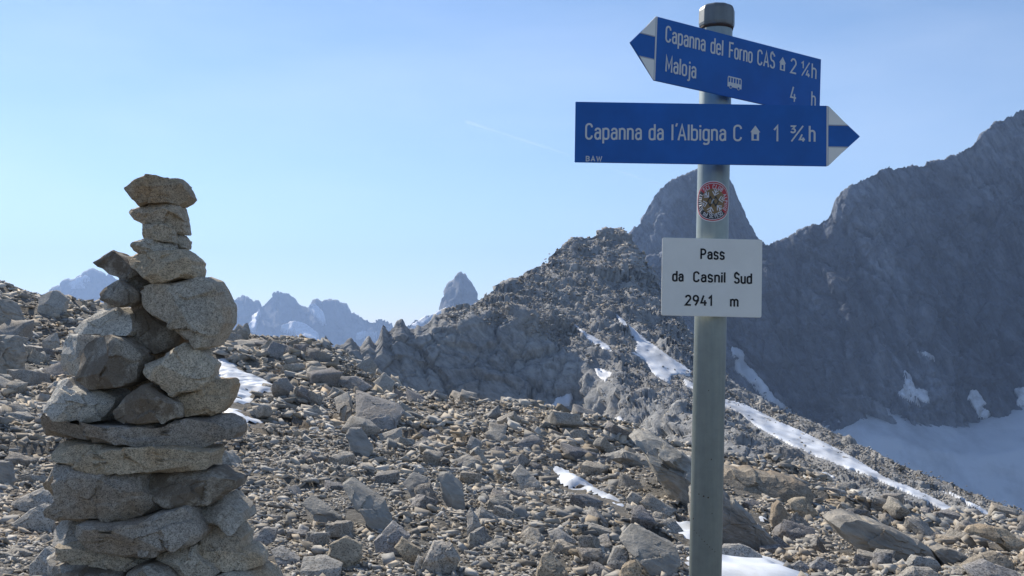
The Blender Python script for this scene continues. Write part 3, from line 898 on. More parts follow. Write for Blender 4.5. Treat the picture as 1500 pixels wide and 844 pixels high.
# ---- the cairn
CY = 4.0
cairn_base = P(205, 480, CY); cairn_base[2] = 0.0
cairn = tag(empty('stone_cairn', cairn_base), 'tall cairn of stacked granite stones and slabs on the left', 'cairn')
CA, CDk, CP = M_cairn, M_cairn_dark, M_cairn_pale
CLEAN = {9: .9, 22: .4, 29: .8, 16: .25, 10: .3}
CR = M_cairn_rust
CAIRN = [
    # outline, depth offset, thickness, material, label
    ([(189, 280), (210, 266), (222, 260), (239, 261), (251, 265), (269, 262), (279, 277), (287, 291), (280, 298), (269, 304), (255, 299), (235, 300), (206, 305)], 0.0, .20, CR, 'topmost pointed stone of the cairn'),
    ([(186, 311), (190, 306), (206, 303), (235, 297), (259, 295), (269, 303), (276, 330), (278, 346), (259, 345), (257, 336), (245, 332), (212, 331), (194, 322)], 0.01, .19, CA, None),
    ([(212, 329), (245, 330), (256, 335), (258, 357), (235, 354), (211, 352)], -.03, .13, CA, None),
    ([(198, 363), (200, 354), (218, 350), (235, 352), (253, 356), (260, 357), (260, 367), (243, 371), (209, 373), (201, 370)], -.02, .16, CA, None),
    ([(255, 344), (271, 345), (278, 353), (276, 365), (258, 368)], .05, .12, CA, None),
    ([(188, 376), (196, 370), (223, 371), (247, 368), (271, 365), (285, 372), (297, 384), (295, 390), (298, 395), (296, 407), (271, 411), (251, 417), (239, 416), (218, 403), (200, 390)], -.03, .24, CR, None),
    ([(143, 387), (156, 378), (172, 369), (186, 376), (192, 382), (219, 400), (240, 414), (228, 422), (211, 428), (196, 420), (180, 408), (164, 402), (152, 393)], .05, .18, CDk, 'dark pointed stone jutting out to the left'),
    ([(150, 430), (160, 420), (176, 409), (185, 414), (211, 429), (210, 440), (197, 450), (180, 451), (156, 440)], -.05, .15, CDk, None),
    ([(210, 432), (218, 422), (243, 416), (275, 411), (301, 405), (321, 412), (331, 426), (340, 449), (340, 475), (331, 491), (321, 509), (308, 514), (300, 510), (283, 497), (259, 478), (231, 463), (214, 447)], -.02, .36, CA, 'largest rounded boulder, bulging out on the right'),
    ([(106, 486), (117, 471), (136, 456), (155, 450), (174, 448), (193, 458), (202, 475), (204, 485), (200, 492), (155, 492), (117, 489)], -.02, .22, CP, 'pale sunlit dome-shaped stone'),
    ([(93, 540), (94, 511), (100, 490), (118, 486), (150, 488), (150, 548), (117, 550), (105, 547)], .12, .22, CP, None),
    ([(114, 535), (117, 501), (140, 493), (171, 490), (189, 495), (220, 519), (212, 542), (211, 559), (193, 567), (164, 571), (129, 572), (117, 559)], -.10, .26, CDk, 'block with a dark brown lichen-stained face'),
    ([(192, 452), (212, 440), (235, 464), (259, 476), (276, 493), (275, 504), (251, 518), (220, 519), (203, 503), (200, 473)], .08, .26, CDk, None),
    ([(216, 532), (247, 520), (278, 499), (292, 502), (308, 519), (322, 533), (313, 558), (301, 569), (270, 574), (262, 581), (242, 566), (223, 549)], -.08, .26, CA, None),
    ([(265, 585), (271, 573), (301, 568), (316, 554), (341, 553), (347, 563), (341, 584), (327, 603), (313, 609), (280, 610), (268, 606)], .0, .28, CR, 'rusty orange stone on the right'),
    ([(172, 602), (190, 577), (209, 563), (223, 561), (237, 570), (267, 591), (269, 610), (247, 618), (209, 622), (190, 618), (176, 612)], -.14, .24, CDk, None),
    ([(78, 559), (102, 553), (112, 563), (127, 569), (164, 571), (180, 577), (176, 594), (164, 611), (138, 616), (96, 617), (77, 597)], -.06, .30, CP, None),
    ([(57, 628), (65, 621), (82, 616), (126, 618), (171, 619), (247, 619), (270, 611), (337, 607), (356, 619), (358, 633), (347, 644), (285, 647), (270, 649), (218, 646), (194, 649), (171, 641), (116, 643), (84, 640), (61, 638)], -.04, .5, CA, 'long upper slab, widest stone of the cairn'),
    ([(80, 651), (95, 645), (133, 644), (202, 649), (225, 650), (285, 650), (306, 656), (326, 657), (324, 669), (321, 682), (283, 685), (221, 687), (182, 686), (150, 684), (122, 678), (91, 670), (80, 661)], -.07, .5, CR, 'second long slab below the widest one'),
    ([(90, 672), (122, 677), (152, 683), (221, 685), (223, 713), (239, 725), (240, 744), (219, 756), (182, 760), (133, 758), (108, 756), (83, 751), (82, 743), (94, 731), (94, 712), (90, 691)], -.12, .36, CA, 'largest squared block of the lower cairn'),
    ([(222, 686), (285, 684), (323, 684), (340, 694), (357, 700), (356, 712), (344, 718), (318, 734), (287, 737), (257, 736), (240, 727), (223, 713)], -.04, .34, CDk, None),
    ([(136, 757), (182, 758), (230, 752), (240, 744), (285, 735), (295, 745), (304, 763), (310, 778), (304, 788), (269, 800), (236, 805), (210, 809), (185, 806), (154, 794), (142, 779)], -.14, .42, CA, None),
    ([(83, 769), (88, 755), (122, 754), (136, 757), (141, 776), (134, 785), (114, 789), (89, 788)], -.08, .26, CP, None),
    ([(287, 736), (318, 733), (333, 722), (344, 732), (363, 747), (367, 761), (333, 762), (309, 767), (297, 748)], -.02, .36, CA, None),
    ([(296, 800), (310, 778), (307, 767), (332, 763), (345, 770), (364, 781), (361, 805), (342, 804), (313, 803)], .0, .36, CA, None),
    ([(92, 803), (94, 790), (108, 787), (136, 784), (154, 794), (186, 806), (210, 808), (237, 804), (239, 812), (211, 823), (195, 831), (172, 825), (119, 818), (101, 811)], -.10, .42, CA, None),
    ([(238, 806), (269, 799), (293, 793), (298, 808), (304, 814), (320, 821), (331, 832), (322, 846), (304, 858), (270, 858), (266, 835), (257, 824), (239, 817)], -.12, .38, CA, None),
    ([(196, 832), (211, 822), (238, 816), (258, 823), (269, 833), (276, 850), (272, 880), (195, 880), (188, 855)], -.16, .36, CDk, None),
    ([(88, 850), (95, 820), (119, 817), (163, 823), (195, 830), (200, 850), (195, 885), (120, 892), (84, 885)], -.12, .42, CDk, None),
    ([(70, 816), (89, 800), (116, 816), (110, 842), (95, 848), (79, 834)], -.02, .3, CP, 'small bright stone at the lower left'),
    ([(296, 803), (330, 799), (372, 807), (384, 815), (386, 829), (369, 831), (342, 828), (318, 820)], -.06, .40, CA, None),
    ([(325, 835), (342, 829), (372, 830), (395, 840), (406, 856), (398, 880), (320, 880)], -.06, .40, CA, None),
    ([(75, 712), (89, 671), (100, 680), (104, 735), (85, 724)], .12, .22, CA, None),
    ([(150, 451), (158, 440), (178, 440), (184, 453), (168, 460)], .08, .14, CP, None),
    # courses towards the ground, below the picture's edge
    ([(60, 885), (120, 880), (180, 884), (190, 930), (130, 944), (62, 938)], -.02, .5, CA, None),
    ([(180, 880), (260, 874), (300, 880), (305, 934), (240, 942), (184, 936)], -.06, .5, CDk, None),
    ([(296, 874), (360, 868), (410, 880), (414, 930), (360, 940), (300, 934)], -.02, .5, CA, None),
    ([(40, 936), (120, 932), (170, 940), (176, 1000), (110, 1010), (44, 1000)], .0, .55, CA, None),
    ([(165, 936), (250, 930), (290, 940), (294, 1004), (220, 1012), (170, 1004)], -.05, .55, CA, None),
    ([(284, 932), (380, 928), (430, 940), (434, 1000), (360, 1010), (290, 1004)], .0, .55, CDk, None),
    ([(20, 998), (110, 994), (180, 1004), (186, 1078), (100, 1086), (26, 1076)], .05, .6, CA, None),
    ([(175, 1000), (260, 996), (310, 1004), (316, 1080), (230, 1088), (180, 1080)], -.02, .6, CA, None),
    ([(300, 998), (390, 994), (455, 1004), (460, 1074), (380, 1086), (306, 1078)], .05, .6, CA, None),
    # hearting behind the face
    ([(120, 500), (200, 470), (290, 500), (300, 600), (200, 616), (120, 600)], .22, .30, CA, None),
    ([(110, 660), (320, 655), (330, 745), (230, 760), (110, 750)], .24, .36, CA, None),
    ([(110, 750), (330, 745), (350, 830), (230, 860), (100, 845)], .24, .40, CA, None),
    ([(80, 850), (380, 840), (390, 1060), (230, 1070), (80, 1060)], .30, .50, CA, None),
]
for k, (poly, dy, th, mt, lab) in enumerate(CAIRN):
    mxp, myp = (min(p[0] for p in poly) + max(p[0] for p in poly)) / 2, (min(p[1] for p in poly) + max(p[1] for p in poly)) / 2
    poly = [(mxp + (a - mxp) * .965, myp + (b - myp) * .985) for a, b in poly]
    V, Fc = outline_stone(poly, CY + dy, th, n=104, caps=13, planes=7, rough=0.04, seed=k, front=.92 if len(poly) < 14 else .95, lean=CLEAN.get(k, 0.0))
    me = mesh('stone', V - cairn_base, Fc, True)
    me.set_sharp_from_angle(angle=R(14))
    o = link('stone', me, mt, cairn)
    if lab:
        o['label'] = lab

# ---- boulders and outcrops one can pick out on the slope
BO, BW, OU = M_boulder, M_boulder_warm, M_outcrop
BOULDERS = [
    ([(617, 834), (627, 809), (634, 797), (660, 801), (674, 820), (666, 838), (634, 841)], BO, 'boulder', 'pale squarish boulder with a rough speckled face, bottom centre'),
    ([(544, 798), (569, 773), (598, 790), (588, 806), (562, 815), (549, 810)], BO, 'boulder', 'pale tilted pyramid boulder left of the squarish speckled one'),
    ([(576, 805), (586, 790), (600, 799), (615, 807), (618, 817), (602, 825), (588, 815)], BW, 'boulder', 'rounded brownish boulder between the pyramid and the squarish boulder'),
    ([(604, 837), (611, 815), (620, 820), (615, 835)], BO, 'boulder', 'small upright stone leaning on the squarish speckled boulder'),
    ([(684, 772), (682, 756), (688, 748), (699, 760), (706, 775), (697, 788), (685, 782)], BO, 'boulder', 'leaf-shaped grey stone standing on end, bottom centre'),
    ([(682, 656), (689, 639), (707, 650), (702, 664), (690, 664)], BO, 'boulder', 'bright angular block alone high on the middle slope'),
    ([(588, 709), (602, 697), (624, 704), (628, 722), (612, 735), (597, 722)], OU, 'boulder', 'dark split block in the middle of the scree'),
    ([(640, 700), (655, 697), (675, 716), (682, 750), (667, 750), (645, 726)], OU, 'outcrop', 'shattered dark slabs right of the dark split block'),
    ([(749, 699), (762, 687), (792, 710), (787, 724), (766, 717)], BO, 'boulder', 'pale streaked slab left of the gully snow strip'),
    ([(476, 818), (483, 799), (503, 790), (527, 802), (530, 820), (510, 833), (486, 830)], BW, 'boulder', 'lumpy brown boulder with a rough side, bottom left of centre'),
    ([(436, 743), (446, 733), (474, 746), (499, 762), (497, 771), (468, 764)], OU, 'boulder', 'long grey slab sloping down right, right of the cairn'),
    ([(491, 717), (503, 710), (530, 726), (559, 741), (572, 762), (561, 778), (540, 768), (515, 747)], OU, 'boulder', 'thick tilted slab above the lumpy brown boulder'),
    ([(390, 812), (402, 806), (417, 812), (436, 822), (435, 832), (411, 830)], BO, 'boulder', 'sunlit wedge stone at the foot of the cairn, right side'),
    ([(436, 824), (469, 823), (498, 831), (496, 848), (438, 848)], BO, 'boulder', 'flat pale slab at the bottom edge, right of the cairn'),
    ([(358, 797), (379, 778), (402, 778), (400, 795), (372, 804)], BO, 'boulder', 'pale block touching the right side of the cairn'),
    ([(480, 587), (500, 577), (512, 600), (511, 619), (492, 607)], BO, 'boulder', 'small plate split off the left of the big cracked slab'),
    ([(506, 577), (530, 584), (575, 596), (588, 607), (578, 628), (548, 635), (517, 619), (514, 597)], BO, 'boulder', 'big flat cracked slab tilted towards us, left of centre'),
    ([(544, 562), (560, 546), (578, 560), (573, 575), (553, 575)], BO, 'boulder', 'rounded pale boulder just above the big cracked slab'),
    ([(522, 535), (540, 523), (551, 537), (548, 547), (530, 546)], BO, 'boulder', 'round boulder on the skyline of the near slope'),
    ([(487, 553), (517, 552), (544, 567), (527, 574), (503, 567)], BO, 'boulder', 'flat slab left of the rounded pale boulder'),
    ([(503, 640), (510, 628), (524, 629), (545, 657), (538, 664), (517, 664)], OU, 'boulder', 'dark triangular slab in shade below the big cracked slab'),
    ([(551, 638), (586, 628), (588, 642), (562, 648)], BO, 'boulder', 'flat wedge at the lower edge of the big cracked slab'),
    ([(913, 801), (935, 784), (964, 794), (996, 808), (997, 828), (978, 846), (952, 836), (925, 818)], OU, 'boulder', 'big flat dark-topped slab left of the foot of the pole'),
    ([(888, 830), (901, 806), (918, 803), (924, 827), (908, 837)], BO, 'boulder', 'grey pointed block left of the flat dark-topped slab'),
    ([(905, 848), (913, 832), (932, 824), (941, 834), (940, 852)], BW, 'boulder', 'tan wedge stone at the bottom edge left of the pole'),
    ([(783, 848), (794, 818), (807, 814), (824, 831), (838, 850)], BW, 'boulder', 'tan pointed boulder cut by the bottom edge, centre'),
    ([(803, 784), (819, 780), (846, 795), (839, 804), (811, 797)], BO, 'boulder', 'flat slab lying above the tan pointed boulder'),
    ([(918, 731), (927, 722), (942, 729), (938, 743), (922, 742)], BO, 'boulder', 'grey block at the lower end of the gully snow'),
    ([(888, 668), (915, 661), (949, 670), (961, 687), (937, 685), (905, 678)], OU, 'outcrop', 'brown overhanging ledge on the hump left of the pole'),
    ([(930, 648), (946, 640), (961, 640), (981, 651), (1000, 668), (1030, 695), (1050, 716), (1056, 745), (1012, 742), (985, 722), (963, 700), (949, 668)], OU, 'outcrop', 'rounded brown rock hump directly behind the pole'),
    ([(1020, 720), (1057, 716), (1076, 733), (1100, 760), (1130, 788), (1150, 804), (1120, 808), (1085, 802), (1040, 792), (1016, 770)], OU, 'outcrop', 'dark striped rock rib running down right from the pole'),
    ([(1054, 812), (1063, 804), (1089, 801), (1104, 807), (1119, 816), (1115, 826), (1087, 829), (1060, 826)], BO, 'boulder', 'flat boulder resting on snow at the right of the pole'),
    ([(1050, 700), (1072, 690), (1096, 696), (1106, 692), (1147, 698), (1170, 704), (1185, 712), (1192, 723), (1174, 732), (1141, 730), (1114, 728), (1070, 722)], BW, 'outcrop', 'tan layered outcrop on the skyline right of the pole'),
    ([(1158, 738), (1170, 732), (1183, 731), (1199, 752), (1178, 758), (1164, 751)], BW, 'boulder', 'rounded brown boulder right of the split upright block'),
    ([(1129, 763), (1137, 743), (1147, 737), (1158, 752), (1156, 767), (1151, 779), (1135, 777)], BW, 'boulder', 'split upright tan block beyond the striped rib'),
    ([(1215, 764), (1225, 755), (1248, 753), (1266, 762), (1293, 770), (1325, 784), (1346, 794), (1371, 818), (1340, 822), (1301, 811), (1267, 808), (1244, 800), (1228, 784)], OU, 'outcrop', 'big smooth shaded rock face at the lower right'),
    ([(1366, 806), (1386, 802), (1404, 808), (1422, 818), (1409, 832), (1383, 831)], OU, 'outcrop', 'dark dipping slab next to the smooth shaded rock face'),
    ([(1428, 786), (1440, 779), (1463, 777), (1489, 782), (1497, 791), (1506, 796), (1503, 811), (1487, 808), (1455, 793)], BW, 'boulder', 'large pale tan slab at the far right of the crest'),
    ([(1406, 834), (1431, 822), (1455, 815), (1470, 813), (1486, 826), (1485, 837), (1467, 836), (1438, 834)], BW, 'boulder', 'domed tan boulder near the bottom right corner'),
    ([(1424, 838), (1461, 829), (1475, 835), (1500, 842), (1500, 856), (1428, 856)], BO, 'boulder', 'flat grey slab under the domed tan boulder'),
    ([(1329, 828), (1344, 817), (1373, 820), (1381, 836), (1354, 836), (1339, 838)], BO, 'boulder', 'rounded pale stone below the smooth shaded rock face'),
    ([(1321, 846), (1345, 834), (1370, 836), (1386, 848), (1350, 860)], BO, 'boulder', 'pale stone cut by the bottom edge below the smooth rock face'),
    ([(1187, 831), (1204, 820), (1223, 828), (1232, 840), (1200, 842)], BO, 'boulder', 'rounded stone at the right end of the lower snow patch'),
    ([(1160, 830), (1176, 823), (1185, 831), (1183, 839), (1168, 838)], BO, 'boulder', 'flat stone at the tip of the lower snow patch'),
    ([(13, 738), (34, 726), (54, 717), (89, 733), (84, 750), (43, 748)], BO, 'boulder', 'broad shaded boulder left of the cairn'),
    ([(18, 768), (36, 750), (56, 741), (78, 753), (74, 777), (35, 778)], BO, 'boulder', 'pale ridged boulder below the broad shaded one, left'),
    ([(38, 830), (58, 806), (84, 818), (86, 846), (50, 850)], BO, 'boulder', 'grey angular stone at the bottom left beside the cairn'),
    ([(-14, 676), (8, 678), (19, 704), (12, 716), (-14, 716)], OU, 'boulder', 'dark block cut by the left edge, beside the scree'),
    ([(53, 434), (62, 426), (73, 424), (94, 438), (90, 460), (70, 462), (58, 455)], BO, 'boulder', 'large rounded boulder on the left skyline'),
    ([(60, 499), (74, 487), (85, 508), (78, 515), (62, 514)], BO, 'boulder', 'angular block halfway up the left knoll'),
    ([(-14, 438), (8, 440), (28, 474), (20, 490), (-14, 488)], OU, 'outcrop', 'grey slab high on the left edge'),
    ([(-14, 490), (14, 492), (26, 520), (22, 552), (-14, 556)], OU, 'outcrop', 'grey jointed rock face low on the left edge'),
    ([(340, 488), (347, 474), (354, 480), (359, 473), (366, 490), (358, 500), (344, 500)], OU, 'boulder', 'spiky dark rock on the skyline right of the cairn'),
]
SEEN_BOULDER = []
LEAN = {6: .9, 7: .9, 10: 1.2, 11: 1.0, 20: .8, 0: .3, 1: 1.2, 8: 1.3, 12: 1.3, 13: 1.5, 14: 1.0, 15: 1.6, 16: 1.6, 19: 1.3, 21: 1.3, 22: 1.3, 26: 1.3, 29: .45, 31: .8, 32: 1.0, 35: .1, 37: 1.3, 38: 1.0, 39: 1.5}
for k, (poly, mt, cat, lab) in enumerate(BOULDERS):
    xs = [p[0] for p in poly]; ys = [p[1] for p in poly]
    cxp, byp, typ = sum(xs) / len(xs), max(ys), min(ys)
    h = None
    for yy in (byp, byp + 4, byp + 10, byp + 20):
        h = cast(cxp, yy)
        if h is not None and h.y < 60:
            break
    Yb = h.y if h is not None else 20.0
    wpx, hpx = max(xs) - min(xs), byp - typ
    th = 0.75 * math.sqrt(wpx * hpx) * Yb / F_PX
    if cat == 'outcrop':
        th *= 1.7
    Yb = Yb + th * .35
    c0 = P(cxp, byp, Yb)
    V, Fc = outline_stone(poly, Yb, th, n=84, caps=14, planes=8, rough=.055, seed=200 + k, front=.82, lean=LEAN.get(k, .25 if mt is M_outcrop else .6), strata=.055 if cat == 'outcrop' else (.02 if mt is M_outcrop else 0.0))
    zc = c0[2] + hpx * .30 * Yb / F_PX                          # carry the underside down into the ground
    V[:, 2] = np.where(V[:, 2] < zc, zc + (V[:, 2] - zc) * 2.0, V[:, 2])
    me = mesh(cat, V - c0, Fc, False)
    o = tag(link('outcrop' if cat == 'outcrop' else 'boulder', me, mt, None, c0), lab, cat, 'boulders and outcrops on the near slope')
    SEEN_BOULDER.append((cxp, (byp + typ) / 2, wpx / 2, hpx / 2, Yb))


# ---- loose stones: prototypes
def hull_rock(seed, n=11, flat=(1, .8, .6)):
    rng = np.random.default_rng(seed)
    p = np.array([[a, b, c] for a in (-1, 1) for b in (-1, 1) for c in (-1, 1)], float)
    p *= rng.uniform(.45, 1.0, (8, 3))
    sel = rng.permutation(8)[:max(5, min(8, n - 3))]
    p = np.r_[p[sel], rng.uniform(-1, 1, (3, 3)) * .9]
    p[:, 0] *= 1.15
    p = p * np.array(flat) * .5
    bm = bmesh.new()
    vs = [bm.verts.new(q) for q in p]
    r = bmesh.ops.convex_hull(bm, input=vs)
    bmesh.ops.delete(bm, geom=[v for v in bm.verts if not v.link_faces], context='VERTS')
    bmesh.ops.triangulate(bm, faces=bm.faces[:])
    bmesh.ops.recalc_face_normals(bm, faces=bm.faces[:])
    bm.verts.index_update()
    v = np.array([q.co[:] for q in bm.verts]); t = np.array([[q.index for q in f.verts] for f in bm.faces])
    bm.free()
    return v, t


def chip_rock(seed, flat=(1, .8, .58)):
    """angular block with worn edges"""
    v, t = hull_rock(seed, 10 + seed % 3, flat)
    bm = bmesh.new()
    vs = [bm.verts.new(q) for q in v]
    for f in t:
        bm.faces.new([vs[k] for k in f])
    bmesh.ops.dissolve_limit(bm, angle_limit=R(14), verts=bm.verts[:], edges=bm.edges[:])
    bmesh.ops.bevel(bm, geom=bm.edges[:], offset=.012, segments=1, affect='EDGES', clamp_overlap=True)
    bmesh.ops.triangulate(bm, faces=bm.faces[:])
    for _ in range(2):
        bmesh.ops.subdivide_edges(bm, edges=[e for e in bm.edges if e.calc_length() > .15], cuts=1)
        bmesh.ops.triangulate(bm, faces=bm.faces[:])
    bm.verts.index_update()
    v = np.array([q.co[:] for q in bm.verts]); t = np.array([[q.index for q in f.verts] for f in bm.faces])
    bm.free()
    nn = v / (np.linalg.norm(v, axis=1, keepdims=True) + 1e-6)
    fv, _ = facet(v * 4.5 + seed, 91, 1.0)
    v = v + nn * (.045 * fbm(v * 5 + seed, 3, 3) + .022 * fv)[:, None]
    return v, t


PROTO = [hull_rock(k, 8 + k % 4, (1, RNG.uniform(.6, .95), RNG.uniform(.24, .62))) for k in range(30)]


def scatter(pos, size, yaw, tilt, name, mat, kind, tone):
    """join many small rocks into one mesh"""
    which = RNG.integers(0, len(PROTO), len(pos))
    VV, TT, CC = [], [], []
    off = 0
    for k, (pv, ptr) in enumerate(PROTO):
        m = np.nonzero(which == k)[0]
        if not len(m):
            continue
        cz, sz = np.cos(yaw[m]), np.sin(yaw[m])
        tx, ty = tilt[m, 0], tilt[m, 1]
        v = pv[None] * size[m, None, None]
        x, y, z = v[..., 0], v[..., 1], v[..., 2]
        x, y = cz[:, None] * x - sz[:, None] * y, sz[:, None] * x + cz[:, None] * y
        c, s = np.cos(tx)[:, None], np.sin(tx)[:, None]
        y, z = c * y - s * z, s * y + c * z
        c, s = np.cos(ty)[:, None], np.sin(ty)[:, None]
        x, z = c * x + s * z, -s * x + c * z
        v = np.stack([x, y, z], -1) + pos[m][:, None]
        nv = len(pv)
        TT.append((ptr[None] + (np.arange(len(m)) * nv)[:, None, None] + off).reshape(-1, 3))
        VV.append(v.reshape(-1, 3)); CC.append(np.repeat(tone[m], nv, axis=0))
        off += len(m) * nv
    V, T, C = np.concatenate(VV), np.concatenate(TT), np.concatenate(CC)
    me = mesh_tris(name, V, T, False)
    at = me.color_attributes.new('tone', 'FLOAT_COLOR', 'POINT')
    at.data.foreach_set('color', np.c_[C, np.ones(len(C))].astype(np.float32).ravel())
    o = tag(link(name, me, mat), kind=kind)
    return o


def tones(n, dark=.72, light=1.25):
    b = RNG.uniform(dark, light, n) ** 1.0
    w = RNG.normal(0, .035, n) + .02 + .08 * (RNG.random(n) < .18)
    return np.clip(np.stack([b * (1 + w), b, b * (1 - w * 1.3)], -1), .3, 1.6)


# near slope: power-law sizes, denser where the slope is fine scree
pos, siz = [], []
edges = np.geomspace(4.6, 58, 26)
for a, b in zip(edges[:-1], edges[1:]):
    for smin_px, cover in ((4.4, .32), (6.5, .5), (10, .62), (16, .46), (25, .22), (38, .07), (62, .015)):
        ym = (a + b) / 2
        s0 = smin_px * ym / F_PX
        if s0 > 1.3:
            continue
        area = 1.15 * ym * (b - a)
        nst = int(cover * area / (s0 * s0 * 1.6))
        Y = RNG.uniform(a, b, nst); X = RNG.uniform(-.575, .575, nst) * Y
        s = s0 * RNG.uniform(1.0, 1.65, nst)
        pos.append(np.stack([X, Y], -1)); siz.append(s)
        if smin_px >= 9:                                       # the slope goes on beside the frame
            nst = int(nst * .32)
            Y = RNG.uniform(a, b, nst); X = RNG.uniform(.575, .9, nst) * Y * RNG.choice([-1, 1], nst)
            pos.append(np.stack([X, Y], -1)); siz.append(s0 * RNG.uniform(1.0, 1.65, nst))
pos = np.concatenate(pos); siz = np.concatenate(siz)
z = ground_z(pos[:, 0], pos[:, 1])
p3 = np.c_[pos, z]
px, py = to_px(p3)
# patchiness: some ground is finer
patch = fbm(np.c_[pos / 4.5, np.zeros(len(pos))], 3, 88)
spx = siz * F_PX / pos[:, 1]
patch = patch + np.where((py < 600) & (px < 640), .25, 0) + np.where(py > 770, .2, 0)
keep = RNG.random(len(pos)) < np.clip(np.where(spx > 13, .45 + 1.7 * patch, .85 - .4 * patch), .06, 1)
yc = np.interp(px, GPX, GYC)
keep &= ~((px < 150) & (py < 490) & (spx > 17)) & ~((px < 620) & (pos[:, 1] > yc - 3) & (spx > 24))
keep &= pos[:, 1] < yc + 6
for poly in SNOW_PX[:6]:
    keep &= ~((inside(px, py, poly) | inside(px, py - spx * .45, poly) | inside(px, py - spx * .8, poly)) & (RNG.random(len(pos)) < .96))
for bx, by, bw, bh, bY in SEEN_BOULDER:                        # nothing large in front of or inside a picked-out boulder
    keep &= ~((np.abs(px - bx) < bw * .8 + spx * .3) & (np.abs(py - by) < bh * .8 + spx * .2) & (np.abs(pos[:, 1] - bY) < 3.0) & (spx > 9))
    keep &= ~((np.abs(px - bx) < bw * .7) & (np.abs(py - spx * .25 - by) < bh * .65) & (pos[:, 1] < bY + 1))
keep &= ~((np.hypot(pos[:, 0] - cairn_base[0], pos[:, 1] - CY) < .62))
keep &= np.hypot(pos[:, 0] - .34, pos[:, 1] - 1.93) > .3
p3, siz, spx = p3[keep], siz[keep], spx[keep]
px, py = px[keep], py[keep]
n = len(p3)
p3[:, 2] += siz * RNG.uniform(-.02, .22, n)
yaw = RNG.uniform(0, 6.283, n)
tilt = RNG.normal(0, .30, (n, 2)) + np.array([.05, .28])
# the 300 that show largest are stones of their own, belonging to the slope
vis = (px > -20) & (px < 1520) & (py < 850)
order = np.argsort(-np.where(vis, spx, 0))
big = order[:300]
CH = []
for k in range(24):
    v, t = chip_rock(500 + k, (1, RNG.uniform(.65, .95), RNG.uniform(.4, .75)))
    CH.append(mesh_tris('stone', v, t, False))
    CH[-1].materials.append(M_stone)
for q, i in enumerate(big):
    o = bpy.data.objects.new('stone', CH[q % 24])
    COL.objects.link(o)
    o.location = p3[i]
    o.rotation_mode = 'ZXY'
    o.rotation_euler = (tilt[i, 0], tilt[i, 1], yaw[i])
    o.scale = (siz[i],) * 3
    o.parent = slope
rest = np.ones(n, bool); rest[big] = False
zone = 1 + .35 * fbm(np.c_[p3[:, :2] / 3.0, np.zeros(n)], 3, 120)
scatter(p3[rest], siz[rest], yaw[rest], tilt[rest], 'loose_scree', M_scree, 'stuff', tones(rest.sum(), .5, 1.28) * zone[rest][:, None])
print('near stones', n)

# block slopes of the ridge
br = lambda x: np.interp(x, [a for a, b in B_BREAK], [b for a, b in B_BREAK])
crest = lambda x: np.interp(x, [a for a, b in B_CREST], [b for a, b in B_CREST])
bp, bs = [], []
flat = BV[:-6].reshape(-1, 3)
fx, fy = to_px(flat)
cand = np.nonzero((fy < br(fx) + 4) & (fy > crest(fx) + 3) & (fx > 600) & (fx < 1530))[0]
for s_px, cnt in ((2.0, 16000), (3.2, 6000), (5, 1000), (8, 90)):
    i = RNG.choice(cand, cnt)
    q = flat[i]
    jit = RNG.normal(0, .6, q.shape) * [1, 1, .25]
    bp.append(q + jit); bs.append(s_px * q[:, 1] / F_PX * RNG.uniform(1, 1.7, cnt))
cand = np.nonzero((fy > br(fx) + 4) & (fx > 880) & (fx < 1530))[0]
for s_px, cnt in ((3, 1500), (5, 500)):
    i = RNG.choice(cand, cnt)
    bp.append(flat[i]); bs.append(s_px * flat[i][:, 1] / F_PX * RNG.uniform(1, 1.7, cnt))
bp = np.concatenate(bp); bs = np.concatenate(bs)
fx, fy = to_px(bp)
kp = np.ones(len(bp), bool)
for poly in SNOW_PX[6:15]:
    kp &= ~(inside(fx, fy, poly) & (RNG.random(len(bp)) < .9))
bp, bs = bp[kp], bs[kp]
scatter(bp, bs, RNG.uniform(0, 6.283, len(bp)), RNG.normal(0, .4, (len(bp), 2)), 'ridge_boulders', M_ridge_blocks, 'stuff', tones(len(bp), .75, 1.2))


# ------------------------------------------------------------------ the signpost
def arc(cx, cy, rx, ry, a0, a1, n=6):
    return [(cx + rx * math.cos(R(a0 + (a1 - a0) * k / n)), cy + ry * math.sin(R(a0 + (a1 - a0) * k / n))) for k in range(n + 1)]


def bowl(w=.40, h=.70, r=.17):
    p = arc(w - r, h - r, r, r, 0, 90) + arc(r, h - r, r, r, 90, 180) + arc(r, r, r, r, 180, 270) + arc(w - r, r, r, r, 270, 360)
    return p + [p[0]]


def arch(x=0, w=.38, h=.70, r=.17):
    return [(x, h - .24)] + arc(x + r, h - r, r, r, 165, 90) + arc(x + w - r, h - r, r, r, 90, 0) + [(x + w, 0)]


def Sshape(w, h, r):
    m = h / 2
    return arc(w - r, h - r, r, r, 15, 90) + arc(r, h - r, r, h - r - m, 90, 180)[:-1] + arc(r, h - r, r, h - r - m, 180, 262) + arc(w - r, r, r, m - r, 82, 0) + arc(w - r, r, r, r, 0, -90) + arc(r, r, r, r, 270, 195)


